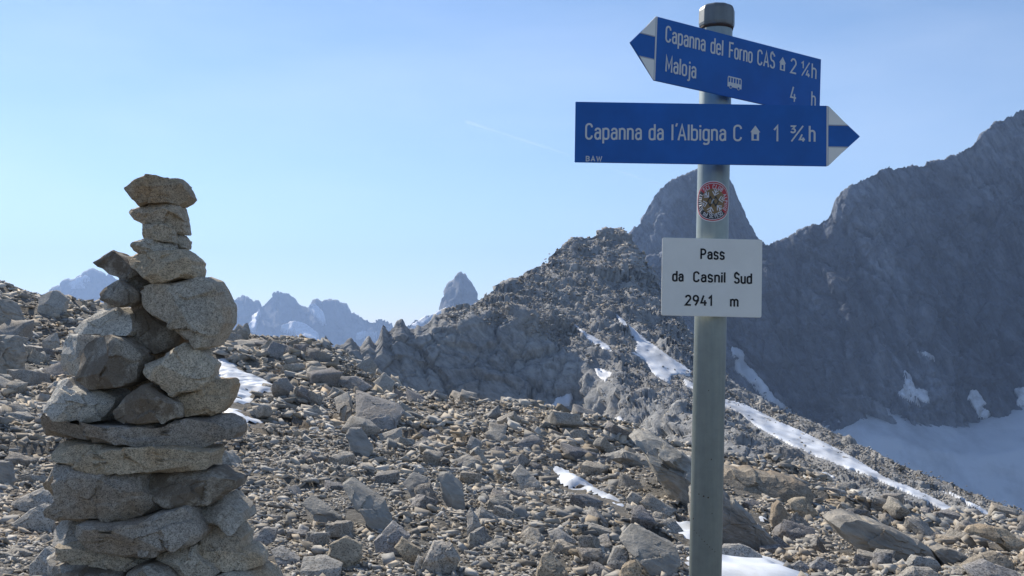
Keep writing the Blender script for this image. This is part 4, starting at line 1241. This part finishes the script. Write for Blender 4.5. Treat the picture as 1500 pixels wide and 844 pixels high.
GL = {
    'a': (.38, [arc(.17, .53, .15, .17, 165, 90) + arc(.21, .53, .17, .17, 90, 0) + [(.38, 0)], [(.38, .42), (.15, .42)] + arc(.15, .21, .15, .21, 90, 270) + [(.22, 0), (.38, .12)]]),
    'b': (.40, [[(0, 1), (0, 0)], bowl()]),
    'd': (.40, [[(.40, 1), (.40, 0)], bowl()]),
    'e': (.40, [[(0, .36), (.40, .36)] + arc(.23, .53, .17, .17, 0, 90) + arc(.17, .53, .17, .17, 90, 180) + arc(.17, .17, .17, .17, 180, 270) + arc(.23, .17, .15, .17, 270, 340)]),
    'g': (.40, [bowl(), [(.40, .70), (.40, -.10)] + arc(.23, -.10, .17, .17, 0, -90) + [(.10, -.27), (.03, -.22)]]),
    'h': (.38, [[(0, 1), (0, 0)], arch()]),
    'i': (.0, [[(0, .70), (0, 0)], [(0, .90), (0, .97)]]),
    'j': (.10, [[(.10, .70), (.10, -.15)] + arc(-.02, -.15, .12, .12, 0, -90) + [(-.06, -.27)], [(.10, .90), (.10, .97)]]),
    'l': (.0, [[(0, 1), (0, 0)]]),
    'm': (.70, [[(0, .70), (0, 0)], arch(0, .35), arch(.35, .35)]),
    'n': (.38, [[(0, .70), (0, 0)], arch()]),
    'o': (.40, [bowl()]),
    'p': (.40, [[(0, .70), (0, -.27)], bowl()]),
    'r': (.24, [[(0, .70), (0, 0)], [(0, .46)] + arc(.17, .53, .17, .17, 165, 75)]),
    's': (.36, [Sshape(.36, .70, .14)]),
    'u': (.38, [[(0, .70)] + arc(.17, .17, .17, .17, 180, 270) + arc(.21, .17, .17, .17, 270, 345), [(.38, .70), (.38, 0)]]),
    'A': (.52, [[(0, 0), (.26, 1), (.52, 0)], [(.09, .30), (.43, .30)]]),
    'B': (.46, [[(0, 0), (0, 1), (.24, 1)] + arc(.24, .76, .20, .24, 90, -90) + [(0, .52)], [(.24, .52)] + arc(.24, .26, .22, .26, 90, -90) + [(0, 0)]]),
    'C': (.46, [arc(.25, .77, .20, .23, 10, 90) + arc(.22, .78, .22, .22, 90, 180) + arc(.22, .22, .22, .22, 180, 270) + arc(.25, .23, .20, .23, 270, 350)]),
    'E': (.42, [[(.42, 1), (0, 1), (0, 0), (.42, 0)], [(0, .52), (.36, .52)]]),
    'F': (.42, [[(.42, 1), (0, 1), (0, 0)], [(0, .50), (.36, .50)]]),
    'I': (.0, [[(0, 0), (0, 1)]]),
    'L': (.40, [[(0, 1), (0, 0), (.40, 0)]]),
    'M': (.56, [[(0, 0), (0, 1), (.28, .25), (.56, 1), (.56, 0)]]),
    'N': (.48, [[(0, 0), (0, 1), (.48, 0), (.48, 1)]]),
    'O': (.48, [bowl(.48, 1.0, .22)]),
    'P': (.44, [[(0, 0), (0, 1), (.24, 1)] + arc(.22, .73, .22, .27, 90, -90) + [(0, .46)]]),
    'S': (.44, [Sshape(.44, 1.0, .20)]),
    'T': (.46, [[(0, 1), (.46, 1)], [(.23, 1), (.23, 0)]]),
    'U': (.46, [[(0, 1)] + arc(.22, .22, .22, .22, 180, 270) + arc(.24, .22, .22, .22, 270, 360) + [(.46, 1)]]),
    'V': (.50, [[(0, 1), (.25, 0), (.50, 1)]]),
    'W': (.76, [[(0, 1), (.19, 0), (.38, .9), (.57, 0), (.76, 1)]]),
    '1': (.20, [[(0, .76), (.20, 1), (.20, 0)]]),
    '2': (.44, [arc(.22, .76, .21, .24, 165, 0) + arc(.22, .74, .22, .24, 0, -35)[1:] + [(0, 0), (.44, 0)]]),
    '3': (.42, [[(0, 1), (.40, 1), (.18, .60)] + arc(.20, .30, .21, .30, 80, -90) + arc(.20, .20, .20, .20, 270, 200)]),
    '4': (.46, [[(.22, 1), (0, .26), (.46, .26)], [(.34, .50), (.34, 0)]]),
    '9': (.44, [arc(.22, .72, .22, .28, 0, 360, 14), [(.44, .72), (.43, .50), (.20, 0)]]),
    '/': (.40, [[(0, 0), (.40, 1)]]),
    "'": (.10, [[(0, .92), (.12, 1.08)]]),
    ' ': (.30, []),
}


def run(text, gap=.24):
    """strokes of a text, cap height 1; returns strokes and width"""
    out, x = [], 0.0
    for ch in text:
        w, st = GL[ch]
        for s in st:
            out.append([(a + x, b) for a, b in s])
        x += w + gap
    return out, x - gap


def stroke_mesh(strokes, half, put, h=0.0006, base=-0.0008):
    """strokes: lists of 2-D points (metres); put(x, y, z) -> 3-D"""
    V, F = [], []
    for si, s in enumerate(strokes):
        p = [np.array(s[0], float)]
        for q in s[1:]:
            q = np.array(q, float)
            if np.linalg.norm(q - p[-1]) > half * .15:
                p.append(q)
        if len(p) < 2:
            continue
        p = np.array(p)
        closed = np.linalg.norm(p[0] - p[-1]) < half * .3 and len(p) > 4
        d = np.diff(p, axis=0); d /= np.linalg.norm(d, axis=1, keepdims=True)
        if not closed:
            p[0] = p[0] - d[0] * half * .5; p[-1] = p[-1] + d[-1] * half * .5
        m = len(p)
        nrm = np.stack([-d[:, 1], d[:, 0]], -1)
        off = np.zeros_like(p)
        for k in range(m):
            a = nrm[k - 1] if k > 0 else (nrm[-1] if closed else nrm[0])
            b = nrm[k] if k < m - 1 else (nrm[0] if closed else nrm[-1])
            t = a + b; L = np.linalg.norm(t)
            t = t / L if L > 1e-6 else a
            off[k] = t * half / max(.45, float(t @ a))
        hh = h + si * 0.00002
        v0 = len(V)
        for k in range(m):
            l, r = p[k] + off[k], p[k] - off[k]
            V += [put(l[0], l[1], base), put(l[0], l[1], hh), put(r[0], r[1], hh), put(r[0], r[1], base)]
        for k in range(m - 1):
            a, b = v0 + 4 * k, v0 + 4 * (k + 1)
            F += [(a, b, b + 1, a + 1), (a + 1, b + 1, b + 2, a + 2), (a + 2, b + 2, b + 3, a + 3)]
        F += [(v0, v0 + 1, v0 + 2, v0 + 3), (v0 + 4 * (m - 1) + 3, v0 + 4 * (m - 1) + 2, v0 + 4 * (m - 1) + 1, v0 + 4 * (m - 1))]
    return V, F


def solid_poly(name, poly, put, z0, z1, mat, parent, bev=0.0):
    bm = bmesh.new()
    a = [bm.verts.new(put(x, y, z0)) for x, y in poly]
    b = [bm.verts.new(put(x, y, z1)) for x, y in poly]
    bm.faces.new(b); bm.faces.new(a[::-1])
    m = len(poly)
    for k in range(m):
        bm.faces.new((a[k], a[(k + 1) % m], b[(k + 1) % m], b[k]))
    bmesh.ops.recalc_face_normals(bm, faces=bm.faces[:])
    if bev:
        bmesh.ops.bevel(bm, geom=bm.edges[:], offset=bev, segments=2, affect='EDGES')
    me = bpy.data.meshes.new(name)
    bm.to_mesh(me); bm.free()
    return link(name, me, mat, parent)


PY_ = 1.93                                                     # distance of the pole
p_lo, p_hi = P(1033, 844, PY_), P(1050, 24, PY_)
axis = (p_hi - p_lo) / np.linalg.norm(p_hi - p_lo)
base = p_lo - axis * ((p_lo[2] + .25) / axis[2])
PR = 46.6 * PY_ / F_PX / 2
post = tag(empty('signpost', p_lo - axis * (p_lo[2] / axis[2])), 'grey galvanised signpost with two blue arrow boards and a white name plate', 'signpost')
PO = np.array(post.location)
ax_x = np.cross([0, 1, 0], axis) * 1.0
ax_x /= np.linalg.norm(ax_x)
ax_y = np.cross(axis, ax_x)                                    # pointing away from the camera


def lathe(name, prof, seg, mat, origin, smooth=True, parent=post):
    V, F = [], []
    for zz, r in prof:
        for k in range(seg):
            a = 2 * math.pi * k / seg
            V.append(origin + axis * zz + ax_x * r * math.cos(a) + ax_y * r * math.sin(a) - PO)
    for i in range(len(prof) - 1):
        for k in range(seg):
            F.append((i * seg + k, i * seg + (k + 1) % seg, (i + 1) * seg + (k + 1) % seg, (i + 1) * seg + k))
    F.append(tuple(range(seg))[::-1]); F.append(tuple((len(prof) - 1) * seg + k for k in range(seg)))
    return link(name, mesh(name, V, F, smooth), mat, parent)


top_len = float((P(1050, 36, PY_) - base) @ axis)
lathe('pole', [(0, PR), (top_len, PR), (top_len + .004, PR * .97)], 64, M_zinc, base)
ctop = base + axis * (top_len - .002)
capm = lathe('cap', [(-.006, PR * 1.02), (-.004, PR * 1.11), (.002, PR * 1.15), (.028, PR * 1.14), (.034, PR * 1.06), (.0375, PR * .9), (.039, PR * .5), (.0395, PR * .05)], 10, M_cap, ctop, False)
bv = capm.modifiers.new('bevel', 'BEVEL'); bv.width = .003; bv.segments = 3; bv.limit_method = 'ANGLE'; bv.angle_limit = R(12)
lathe('cap_seal', [(-.010, PR * 1.03), (-.006, PR * 1.045), (-.003, PR * 1.03)], 40, M_rubber, ctop)


class Board:
    """a flat board from its top-left corner, axes and the pixels on it"""
    def __init__(s, tl, e, u):
        s.o = np.array(tl, float)
        s.e = np.array(e, float) / np.linalg.norm(e)
        u = np.array(u, float); u = u - s.e * (u @ s.e)
        s.u = u / np.linalg.norm(u)
        s.n = np.cross(s.e, s.u)
        if s.n[1] > 0:
            s.n = -s.n

    def put(s, x, y, z):
        return s.o + s.e * x + s.u * y + s.n * z - PO

    def at(s, px, py):
        d = P(px, py, 2.0) - CAM
        t = ((s.o - CAM) @ s.n) / (d @ s.n)
        q = CAM + d * t - s.o
        return float(q @ s.e), float(q @ s.u)


def word(b, text, x0, x1, base_fn, cap, half, mat, parent, gap=.24, name='lettering', lab=None):
    """fit a word between two pixel columns on the board, baseline given as pixel row function"""
    a0 = b.at(x0, base_fn(x0)); a1 = b.at(x1, base_fn(x1))
    st, w = run(text, gap)
    L = math.hypot(a1[0] - a0[0], a1[1] - a0[1]) - 2 * half
    sx = L / w if w > .05 else cap
    dx, dy = (a1[0] - a0[0]), (a1[1] - a0[1])
    n = math.hypot(dx, dy); dx, dy = dx / n, dy / n
    if w <= .05:
        sx = cap
    out = []
    for s in st:
        out.append([(a0[0] + half * dx + (x * sx) * dx - 0 * dy, a0[1] + half * .6 + (x * sx) * dy + y * (cap - 1.2 * half)) for x, y in s])
    V, F = stroke_mesh(out, half, b.put)
    o = link(name, mesh(name, V, F), mat, parent)
    if lab: o['label'] = lab
    return o


# lower board, pointing right
lo = Board(P(843, 149, 1.845), P(1212, 155, 1.845) - P(843, 149, 1.845), (P(843, 149, 1.845) - P(841, 238, 1.845)))
LL = float(np.linalg.norm(P(1212, 155, 1.845) - P(843, 149, 1.845)))
LH = 90 * 1.845 / F_PX
tipL = 48.5 * 1.845 / F_PX
T_ = .0035
bl = solid_poly('direction_board', [(0, 0), (0, -LH), (LL, -LH), (LL + tipL, -LH / 2), (LL, 0)], lo.put, -T_, 0, M_blue, post, .0006)
bl['label'] = 'lower blue board pointing right to Capanna da l´Albigna'


def half_tip(b, x0, xt, H, parent, s):
    """two white corners of an arrow tip and the white line; s=+1 tip to the right"""
    k = .36                                                    # blue middle band
    g = .0022
    for sg in (1, -1):
        y0 = -H / 2 + sg * H * k / 2
        yt = -H / 2 + sg * (H / 2 - .0008)
        xm = x0 + s * xt * (1 - k)
        q = [(x0 + s * g, yt), (x0 + s * g, y0), (xm - s * .001, y0)]
        if s * sg > 0:
            q = q[::-1]
        solid_poly('arrow_corner', q, b.put, -.001, .0005, M_white, parent)
        st = [[(x0 + s * g, y0), (xm - s * .001, y0)]]
        V, F = stroke_mesh(st, .0009, b.put, .0008)
        link('arrow_line', mesh('arrow_line', V, F), M_grey, parent)
    V, F = stroke_mesh([[(x0, -.0012), (x0, -H + .0012)]], .0016, b.put, .0007)
    link('arrow_border', mesh('arrow_border', V, F), M_letter, parent)


half_tip(lo, LL, tipL, LH, bl, 1)
bfl = lambda x: 204.2 + (x - 857) * .0108
CAPL = 23.6 * 1.845 / F_PX
for tx, a, b_ in (('Capanna', 857, 940), ('da', 950, 972), ('l', 983.5, 986.5), ('Albigna', 992.5, 1063.5), ('C', 1074, 1087)):
    word(lo, tx, a, b_, bfl, CAPL, .00175, M_letter, bl)
word(lo, "'", 989, 992.5, bfl, CAPL, .0016, M_letter, bl)
word(lo, '1', 1133, 1140, bfl, CAPL, .00175, M_letter, bl)
word(lo, 'h', 1184.5, 1194.5, bfl, CAPL, .00175, M_letter, bl)
word(lo, '3', 1157.5, 1166, lambda x: bfl(x) - 12.5, CAPL * .46, .0015, M_letter, bl)
word(lo, '/', 1158.5, 1177, bfl, CAPL, .0014, M_letter, bl)
word(lo, '4', 1170, 1179.5, bfl, CAPL * .46, .0015, M_letter, bl)
word(lo, 'BAW', 858, 882, lambda x: 236.3 + (x - 858) * .012, 7.6 * 1.845 / F_PX, .0009, M_letter, bl, .3)


def hut(b, x0, x1, y0, y1, parent, sl=0.0):
    """small house symbol between pixel columns; y0 roof top, y1 base at x0"""
    (ax, ay), (bx, by) = b.at(x0, y1), b.at(x1, y1 + sl * (x1 - x0))
    H = b.at((x0 + x1) / 2, y0 + sl * (x1 - x0) / 2)[1] - (ay + by) / 2
    w = bx - ax
    dy = (by - ay) / w

    def f(x, y):
        return ax + x * w, ay + dy * x * w + y * H
    pts = [f(.12, 0), f(.12, .55), f(0, .55), f(.5, 1.0), f(1.0, .55), f(.88, .55), f(.88, 0), f(.66, 0), f(.66, .38), f(.34, .38), f(.34, 0)]
    V, F = [], []
    quads = [(f(.12, 0), f(.34, 0), f(.34, .55), f(.12, .55)), (f(.66, 0), f(.88, 0), f(.88, .55), f(.66, .55)), (f(.34, .42), f(.66, .42), f(.66, .55), f(.34, .55)), (f(.34, 0), f(.66, 0), f(.66, .09), f(.34, .09)), (f(0, .55), f(1, .55), f(.5, 1.0))]
    for q in quads:
        v0 = len(V)
        m = len(q)
        V += [b.put(x, y, .0006) for x, y in q] + [b.put(x, y, -.0006) for x, y in q]
        F.append(tuple(v0 + k for k in range(m)))
        for k in range(m):
            F.append((v0 + k, v0 + m + k, v0 + m + (k + 1) % m, v0 + (k + 1) % m))
    return link('hut_symbol', mesh('hut_symbol', V, F), M_letter, parent)


hut(lo, 1099, 1113.5, 184, 206, bl, .011)

# upper board, pointing left, turned away at its right end
yaw_u, roll_u = R(29.58), R(3.13)
ex = np.array([math.cos(yaw_u), math.sin(yaw_u), 0]); ez = np.array([0, 0, 1.0])
up_tl = np.array([.2645, 1.7986, 2.1886])
ub = Board(up_tl, ex * math.cos(roll_u) - ez * math.sin(roll_u), ez * math.cos(roll_u) + ex * math.sin(roll_u))
UL, UH, UT = .4203, .119, .0566
bu = solid_poly('direction_board', [(0, 0), (-UT, -UH / 2), (0, -UH), (UL, -UH), (UL, 0)], ub.put, -T_, 0, M_blue, post, .0006)
bu['label'] = 'upper blue board pointing left to Capanna del Forno and Maloja'
half_tip(ub, 0, UT, UH, bu, -1)
b1 = lambda x: 61.7 + .249 * (x - 977)
b2 = lambda x: 104.8 + .237 * (x - 975)
CAPU = .030
for tx, a, b_ in (('Capanna', 974.3, 1032.8), ('del', 1040.3, 1058.8), ('Forno', 1067.3, 1101.8), ('CAS', 1108.8, 1134.8), ('2', 1157.3, 1166.3), ('h', 1188.3, 1195.6)):
    word(ub, tx, a, b_, b1, CAPU, .00165, M_letter, bu)
word(ub, '1', 1173.5, 1177, lambda x: b1(x) - 11.2, CAPU * .46, .0014, M_letter, bu)
word(ub, '/', 1173.8, 1185.5, b1, CAPU, .0013, M_letter, bu)
word(ub, '4', 1180, 1186, b1, CAPU * .46, .0014, M_letter, bu)
hut(ub, 1141, 1150.6, 82.5, 102.3, bu, .249)
word(ub, 'Maloja', 974.3, 1019.3, b2, CAPU, .00165, M_letter, bu)
word(ub, '4', 1157, 1166, b2, CAPU, .00165, M_letter, bu)
word(ub, 'h', 1187.8, 1194.5, b2, CAPU, .00165, M_letter, bu)
# bus symbol
(ax0, ay0), (ax1, ay1) = ub.at(1065.5, 126.5), ub.at(1085.8, 126.5 + .237 * 20)
bw, bdy = ax1 - ax0, (ay1 - ay0) / (ax1 - ax0)
bh = .0205


def bf(x, y):
    return ax0 + x * bw, ay0 + bdy * x * bw + y * bh


bits = [[bf(0, .0), bf(1, .0), bf(1, .44), bf(0, .44)], [bf(.02, .88), bf(.98, .88), bf(.95, 1.0), bf(.05, 1.0)]]
for k in range(6):
    x = .02 + .96 * k / 5
    bits.append([bf(max(x - .035, 0), .44), bf(min(x + .035, 1), .44), bf(min(x + .035, 1), .88), bf(max(x - .035, 0), .88)])
V, F = [], []
for q in bits:
    v0 = len(V)
    V += [ub.put(x, y, .0006) for x, y in q] + [ub.put(x, y, -.0006) for x, y in q]
    F.append(tuple(v0 + k for k in range(4)))
    F += [(v0 + k, v0 + 4 + k, v0 + 4 + (k + 1) % 4, v0 + (k + 1) % 4) for k in range(4)]
link('bus_symbol', mesh('bus_symbol', V, F), M_letter, bu)
for cx in (.22, .78):
    ring = [bf(cx + .10 * math.cos(R(a)), .02 + .17 * math.sin(R(a))) for a in range(0, 360, 24)]
    solid_poly('bus_wheel', ring, ub.put, -.0005, .0009, M_letter, bu)
    ring = [bf(cx + .062 * math.cos(R(a)), .02 + .105 * math.sin(R(a))) for a in range(0, 360, 24)]
    solid_poly('bus_hub', ring, ub.put, -.0005, .0012, M_blue, bu)

# white name plate
wp = Board(P(970.5, 348, 1.885), P(1117, 351.2, 1.885) - P(970.5, 348, 1.885), P(970.5, 348, 1.885) - P(967, 462, 1.885))
WL = 146.8 * 1.885 / F_PX; WH = 114.5 * 1.885 / F_PX
rc = .003
rect = []
for cx, cy_, a0 in ((rc, -rc, 90), (rc, -WH + rc, 180), (WL - rc, -WH + rc, 270), (WL - rc, -rc, 0)):
    rect += [(cx + rc * math.cos(R(a0 + 90 * k / 4)), cy_ + rc * math.sin(R(a0 + 90 * k / 4))) for k in range(5)]
pw = solid_poly('name_plate', rect, wp.put, -.004, 0, M_white, post, .0008)
pw['label'] = 'white plate reading Pass da Casnil Sud 2941 m'
CAPW = 15.2 * 1.885 / F_PX
sw = .025
for tx, a, b_, y in (('Pass', 1025.8, 1061.6, 379.6), ('da', 984.5, 1001.3, 412), ('Casnil', 1015.2, 1062.6, 413), ('Sud', 1075, 1101.6, 415.2), ('2941', 1003, 1043, 447.3), ('m', 1069.2, 1081.8, 449.2)):
    word(wp, tx, a, b_, (lambda yy, xx: (lambda x: yy + sw * (x - xx)))(y, a), CAPW, .0016, M_black, pw, .26)
# clamps behind the boards
for b_, yy, nm in ((lo, -LH / 2, 'clamp'), (ub, -UH / 2, 'clamp'), (wp, -WH / 2, 'clamp')):
    q = base + axis * float((b_.o + b_.u * yy - base) @ axis)
    V, F = [], []
    d = float((q - b_.o) @ b_.n)
    c0 = b_.o + b_.n * (-.003) + b_.e * float((q - b_.o) @ b_.e) + b_.u * yy
    dep = max(.004, -d - PR * .7)
    for sx_ in (-.028, .028):
        for sz_ in (-.014, .014):
            for sn in (0, -dep):
                V.append(c0 + b_.e * sx_ + b_.u * sz_ + b_.n * sn - PO)
    F = [(0, 1, 3, 2), (4, 6, 7, 5), (0, 4, 5, 1), (2, 3, 7, 6), (0, 2, 6, 4), (1, 5, 7, 3)]
    link(nm, mesh(nm, V, F), M_edge, post)

# round club sticker wrapped on the pole
sc_c = base + axis * float((P(1044.5, 298, PY_) - base) @ axis)
vd = CAM - sc_c; vd = vd - axis * (vd @ axis); vd /= np.linalg.norm(vd)
sd = np.cross(axis, vd); sd /= np.linalg.norm(sd)
if sd[0] < 0: sd = -sd
SR = 29.8 * PY_ / F_PX


def stick(u, v, h):
    a = u / PR
    return sc_c + axis * v + (vd * math.cos(a) + sd * math.sin(a)) * (PR + .0003 + h) - PO


def disc(name, r0, r1, h, mat, parent, a0=0, a1=360, n=60):
    V, F = [], []
    rs = np.linspace(r0, r1, 5)
    k = max(6, int(n * (a1 - a0) / 360))
    for r in rs:
        for j in range(k + 1):
            t = R(a0 + (a1 - a0) * j / k)
            V.append(stick(r * math.cos(t) * SR, r * math.sin(t) * SR, h))
    for i in range(4):
        for j in range(k):
            q = i * (k + 1) + j
            F.append((q, q + 1, q + k + 2, q + k + 1))
    return link(name, mesh(name, V, F, True), mat, parent)


stk = disc('sticker', .01, 1.0, 0, M_swhite, post)
stk['label'] = 'round ski club sticker with a snowflake'
disc('sticker_rim', .90, .955, .0001, M_red, stk)
disc('sticker_band', .55, .87, .0001, M_red, stk, -42, 140)
disc('sticker_band', .55, .87, .0001, M_sblack, stk, 140, 318)
disc('sticker_field', .01, .62, .0002, M_gold, stk)
hexa = [(.30 * math.cos(R(a)), .30 * math.sin(R(a))) for a in range(0, 360, 60)]
V = [stick(0, 0, .0004)] + [stick(x * SR * .95, y * SR, .0004) for x, y in hexa]
link('sticker_emblem', mesh('sticker_emblem', V, [(0, 1 + k, 1 + (k + 1) % 6) for k in range(6)]), M_sblack, stk)
for k in range(6):                                             # snowflake arms
    t = R(75 + 60 * k)
    d = np.array([math.cos(t), math.sin(t)]); e = np.array([-d[1], d[0]])
    st = [[d * .29, d * .58], [d * .30, d * .46 + e * .15], [d * .30, d * .46 - e * .15], [d * .44, d * .56 + e * .1], [d * .44, d * .56 - e * .1]]
    V, F = stroke_mesh([[tuple(q * SR) for q in s] for s in st], .0008, stick, .0005, .0003)
    link('snowflake_arm', mesh('snowflake_arm', V, F), M_swhite, stk)
V, F = stroke_mesh([[(-.06 * SR, -.1 * SR), (-.02 * SR, .04 * SR), (.05 * SR, .1 * SR)]], .0011, stick, .0006, .0004)
link('sticker_mark', mesh('sticker_mark', V, F), M_grey, stk)


def ring_text(text, a_start, a_end, inward, cap=.19, rad=.71):
    """letters along the band; a_start to a_end in degrees"""
    m = len(text)
    ws = [GL[c][0] + .25 for c in text]
    tot = sum(ws)
    acc = 0
    allst = []
    for c, w in zip(text, ws):
        a = R(a_start + (a_end - a_start) * (acc + w / 2) / tot)
        acc += w
        er = np.array([math.cos(a), math.sin(a)]); et = np.array([math.sin(a), -math.cos(a)])
        if inward:
            er, et = -er, -et
        o = np.array([math.cos(a), math.sin(a)]) * rad
        for s in GL[c][1]:
            allst.append([tuple((o + et * (x - GL[c][0] / 2) * cap * .9 + er * (y - .5) * cap) * SR) for x, y in s])
    V, F = stroke_mesh(allst, .00055, stick, .0004, .0001)
    link('lettering', mesh('lettering', V, F), M_swhite, stk)


ring_text('SCI', 133, 104, False)
ring_text('CLUB', 94, 48, False)
ring_text('ALPINO', 36, -36, False)
ring_text('LENTATE', 150, 222, True)
ring_text('sul', 230, 250, True)
ring_text('SEVESO', 256, 312, True)

# rust specks and a scratch on the pole
def speck(px, py, r):
    q = P(px, py, PY_)
    v = float((q - sc_c) @ axis); u = float((q - sc_c - axis * v) @ sd)
    a = math.asin(max(-.95, min(.95, u / PR)))
    V = [stick(a * PR + r * math.cos(t) * random.uniform(.7, 1.2), v + r * math.sin(t) * random.uniform(.7, 1.3), -.0001) for t in np.linspace(0, 6.283, 8)[:-1]]
    link('rust_speck', mesh('rust_speck', V, [tuple(range(7))]), M_rust, post)


for q in ((1024, 721, .0014), (1031, 723.5, .0016), (1037.5, 725, .0017), (1016, 758, .0014), (1043, 748, .0009), (1038, 571, .0010), (1042, 670, .0012)):
    speck(*q)
for k in range(9):
    speck(1017 + 30 * k / 8, 774 + 29 * k / 8 + random.uniform(-.6, .6), .0009)

# ------------------------------------------------------------------ the air
hb = bpy.data.meshes.new('haze')
x0, x1, y0, y1, z0, z1 = -7000, 7000, -3000, 9500, -330, 760
hb.from_pydata([(x0, y0, z0), (x1, y0, z0), (x1, y1, z0), (x0, y1, z0), (x0, y0, z1), (x1, y0, z1), (x1, y1, z1), (x0, y1, z1)], [],
               [(3, 2, 1, 0), (4, 5, 6, 7), (0, 1, 5, 4), (1, 2, 6, 5), (2, 3, 7, 6), (3, 0, 4, 7)])
hm = bpy.data.materials.new('haze_air')
hm.use_nodes = True
hn = hm.node_tree
hn.nodes.clear()
ho = hn.nodes.new('ShaderNodeOutputMaterial')
pv = hn.nodes.new('ShaderNodeVolumePrincipled')
pv.inputs['Color'].default_value = (.45, .64, 1.0, 1)
pv.inputs['Density'].default_value = 1.3e-4
pv.inputs['Anisotropy'].default_value = 0.25
hn.links.new(pv.outputs['Volume'], ho.inputs['Volume'])
tag(link('haze', hb, hm), kind='stuff')

# a faint contrail high above
ca, cb = P(682, 178, 24000), P(1000, 281, 24000)
V, F = [], []
for k in range(41):
    c = ca + (cb - ca) * k / 40
    w = 34 * (1.6 - k / 40)
    for j in range(8):
        a = 2 * math.pi * j / 8
        V.append(c + np.array([.3 * w * math.cos(a), 1.2 * w * math.cos(a), w * math.sin(a)]))
for k in range(40):
    for j in range(8):
        F.append((k * 8 + j, k * 8 + (j + 1) % 8, (k + 1) * 8 + (j + 1) % 8, (k + 1) * 8 + j))
cm = bpy.data.materials.new('contrail_ice')
cm.use_nodes = True
cn_ = cm.node_tree
cn_.nodes.clear()
co = cn_.nodes.new('ShaderNodeOutputMaterial')
tb = cn_.nodes.new('ShaderNodeBsdfTransparent')
tl = cn_.nodes.new('ShaderNodeBsdfTranslucent')
ms = cn_.nodes.new('ShaderNodeMixShader')
g_ = cn_.nodes.new('ShaderNodeNewGeometry')
nz = N(cn_, 'TexNoise', Scale=.0016, Detail=4.0)
cn_.links.new(g_.outputs['Position'], nz.inputs['Vector'])
cn_.links.new(ramp(cn_, [(.35, 0.0), (.7, .06)], nz.outputs['Fac']), ms.inputs['Fac'])
cn_.links.new(tb.outputs[0], ms.inputs[1]); cn_.links.new(tl.outputs[0], ms.inputs[2])
cn_.links.new(ms.outputs[0], co.inputs['Surface'])
tag(link('contrail', mesh('contrail', V, F, True), cm), 'faint thin contrail in the sky left of the boards', 'contrail', kind='stuff')
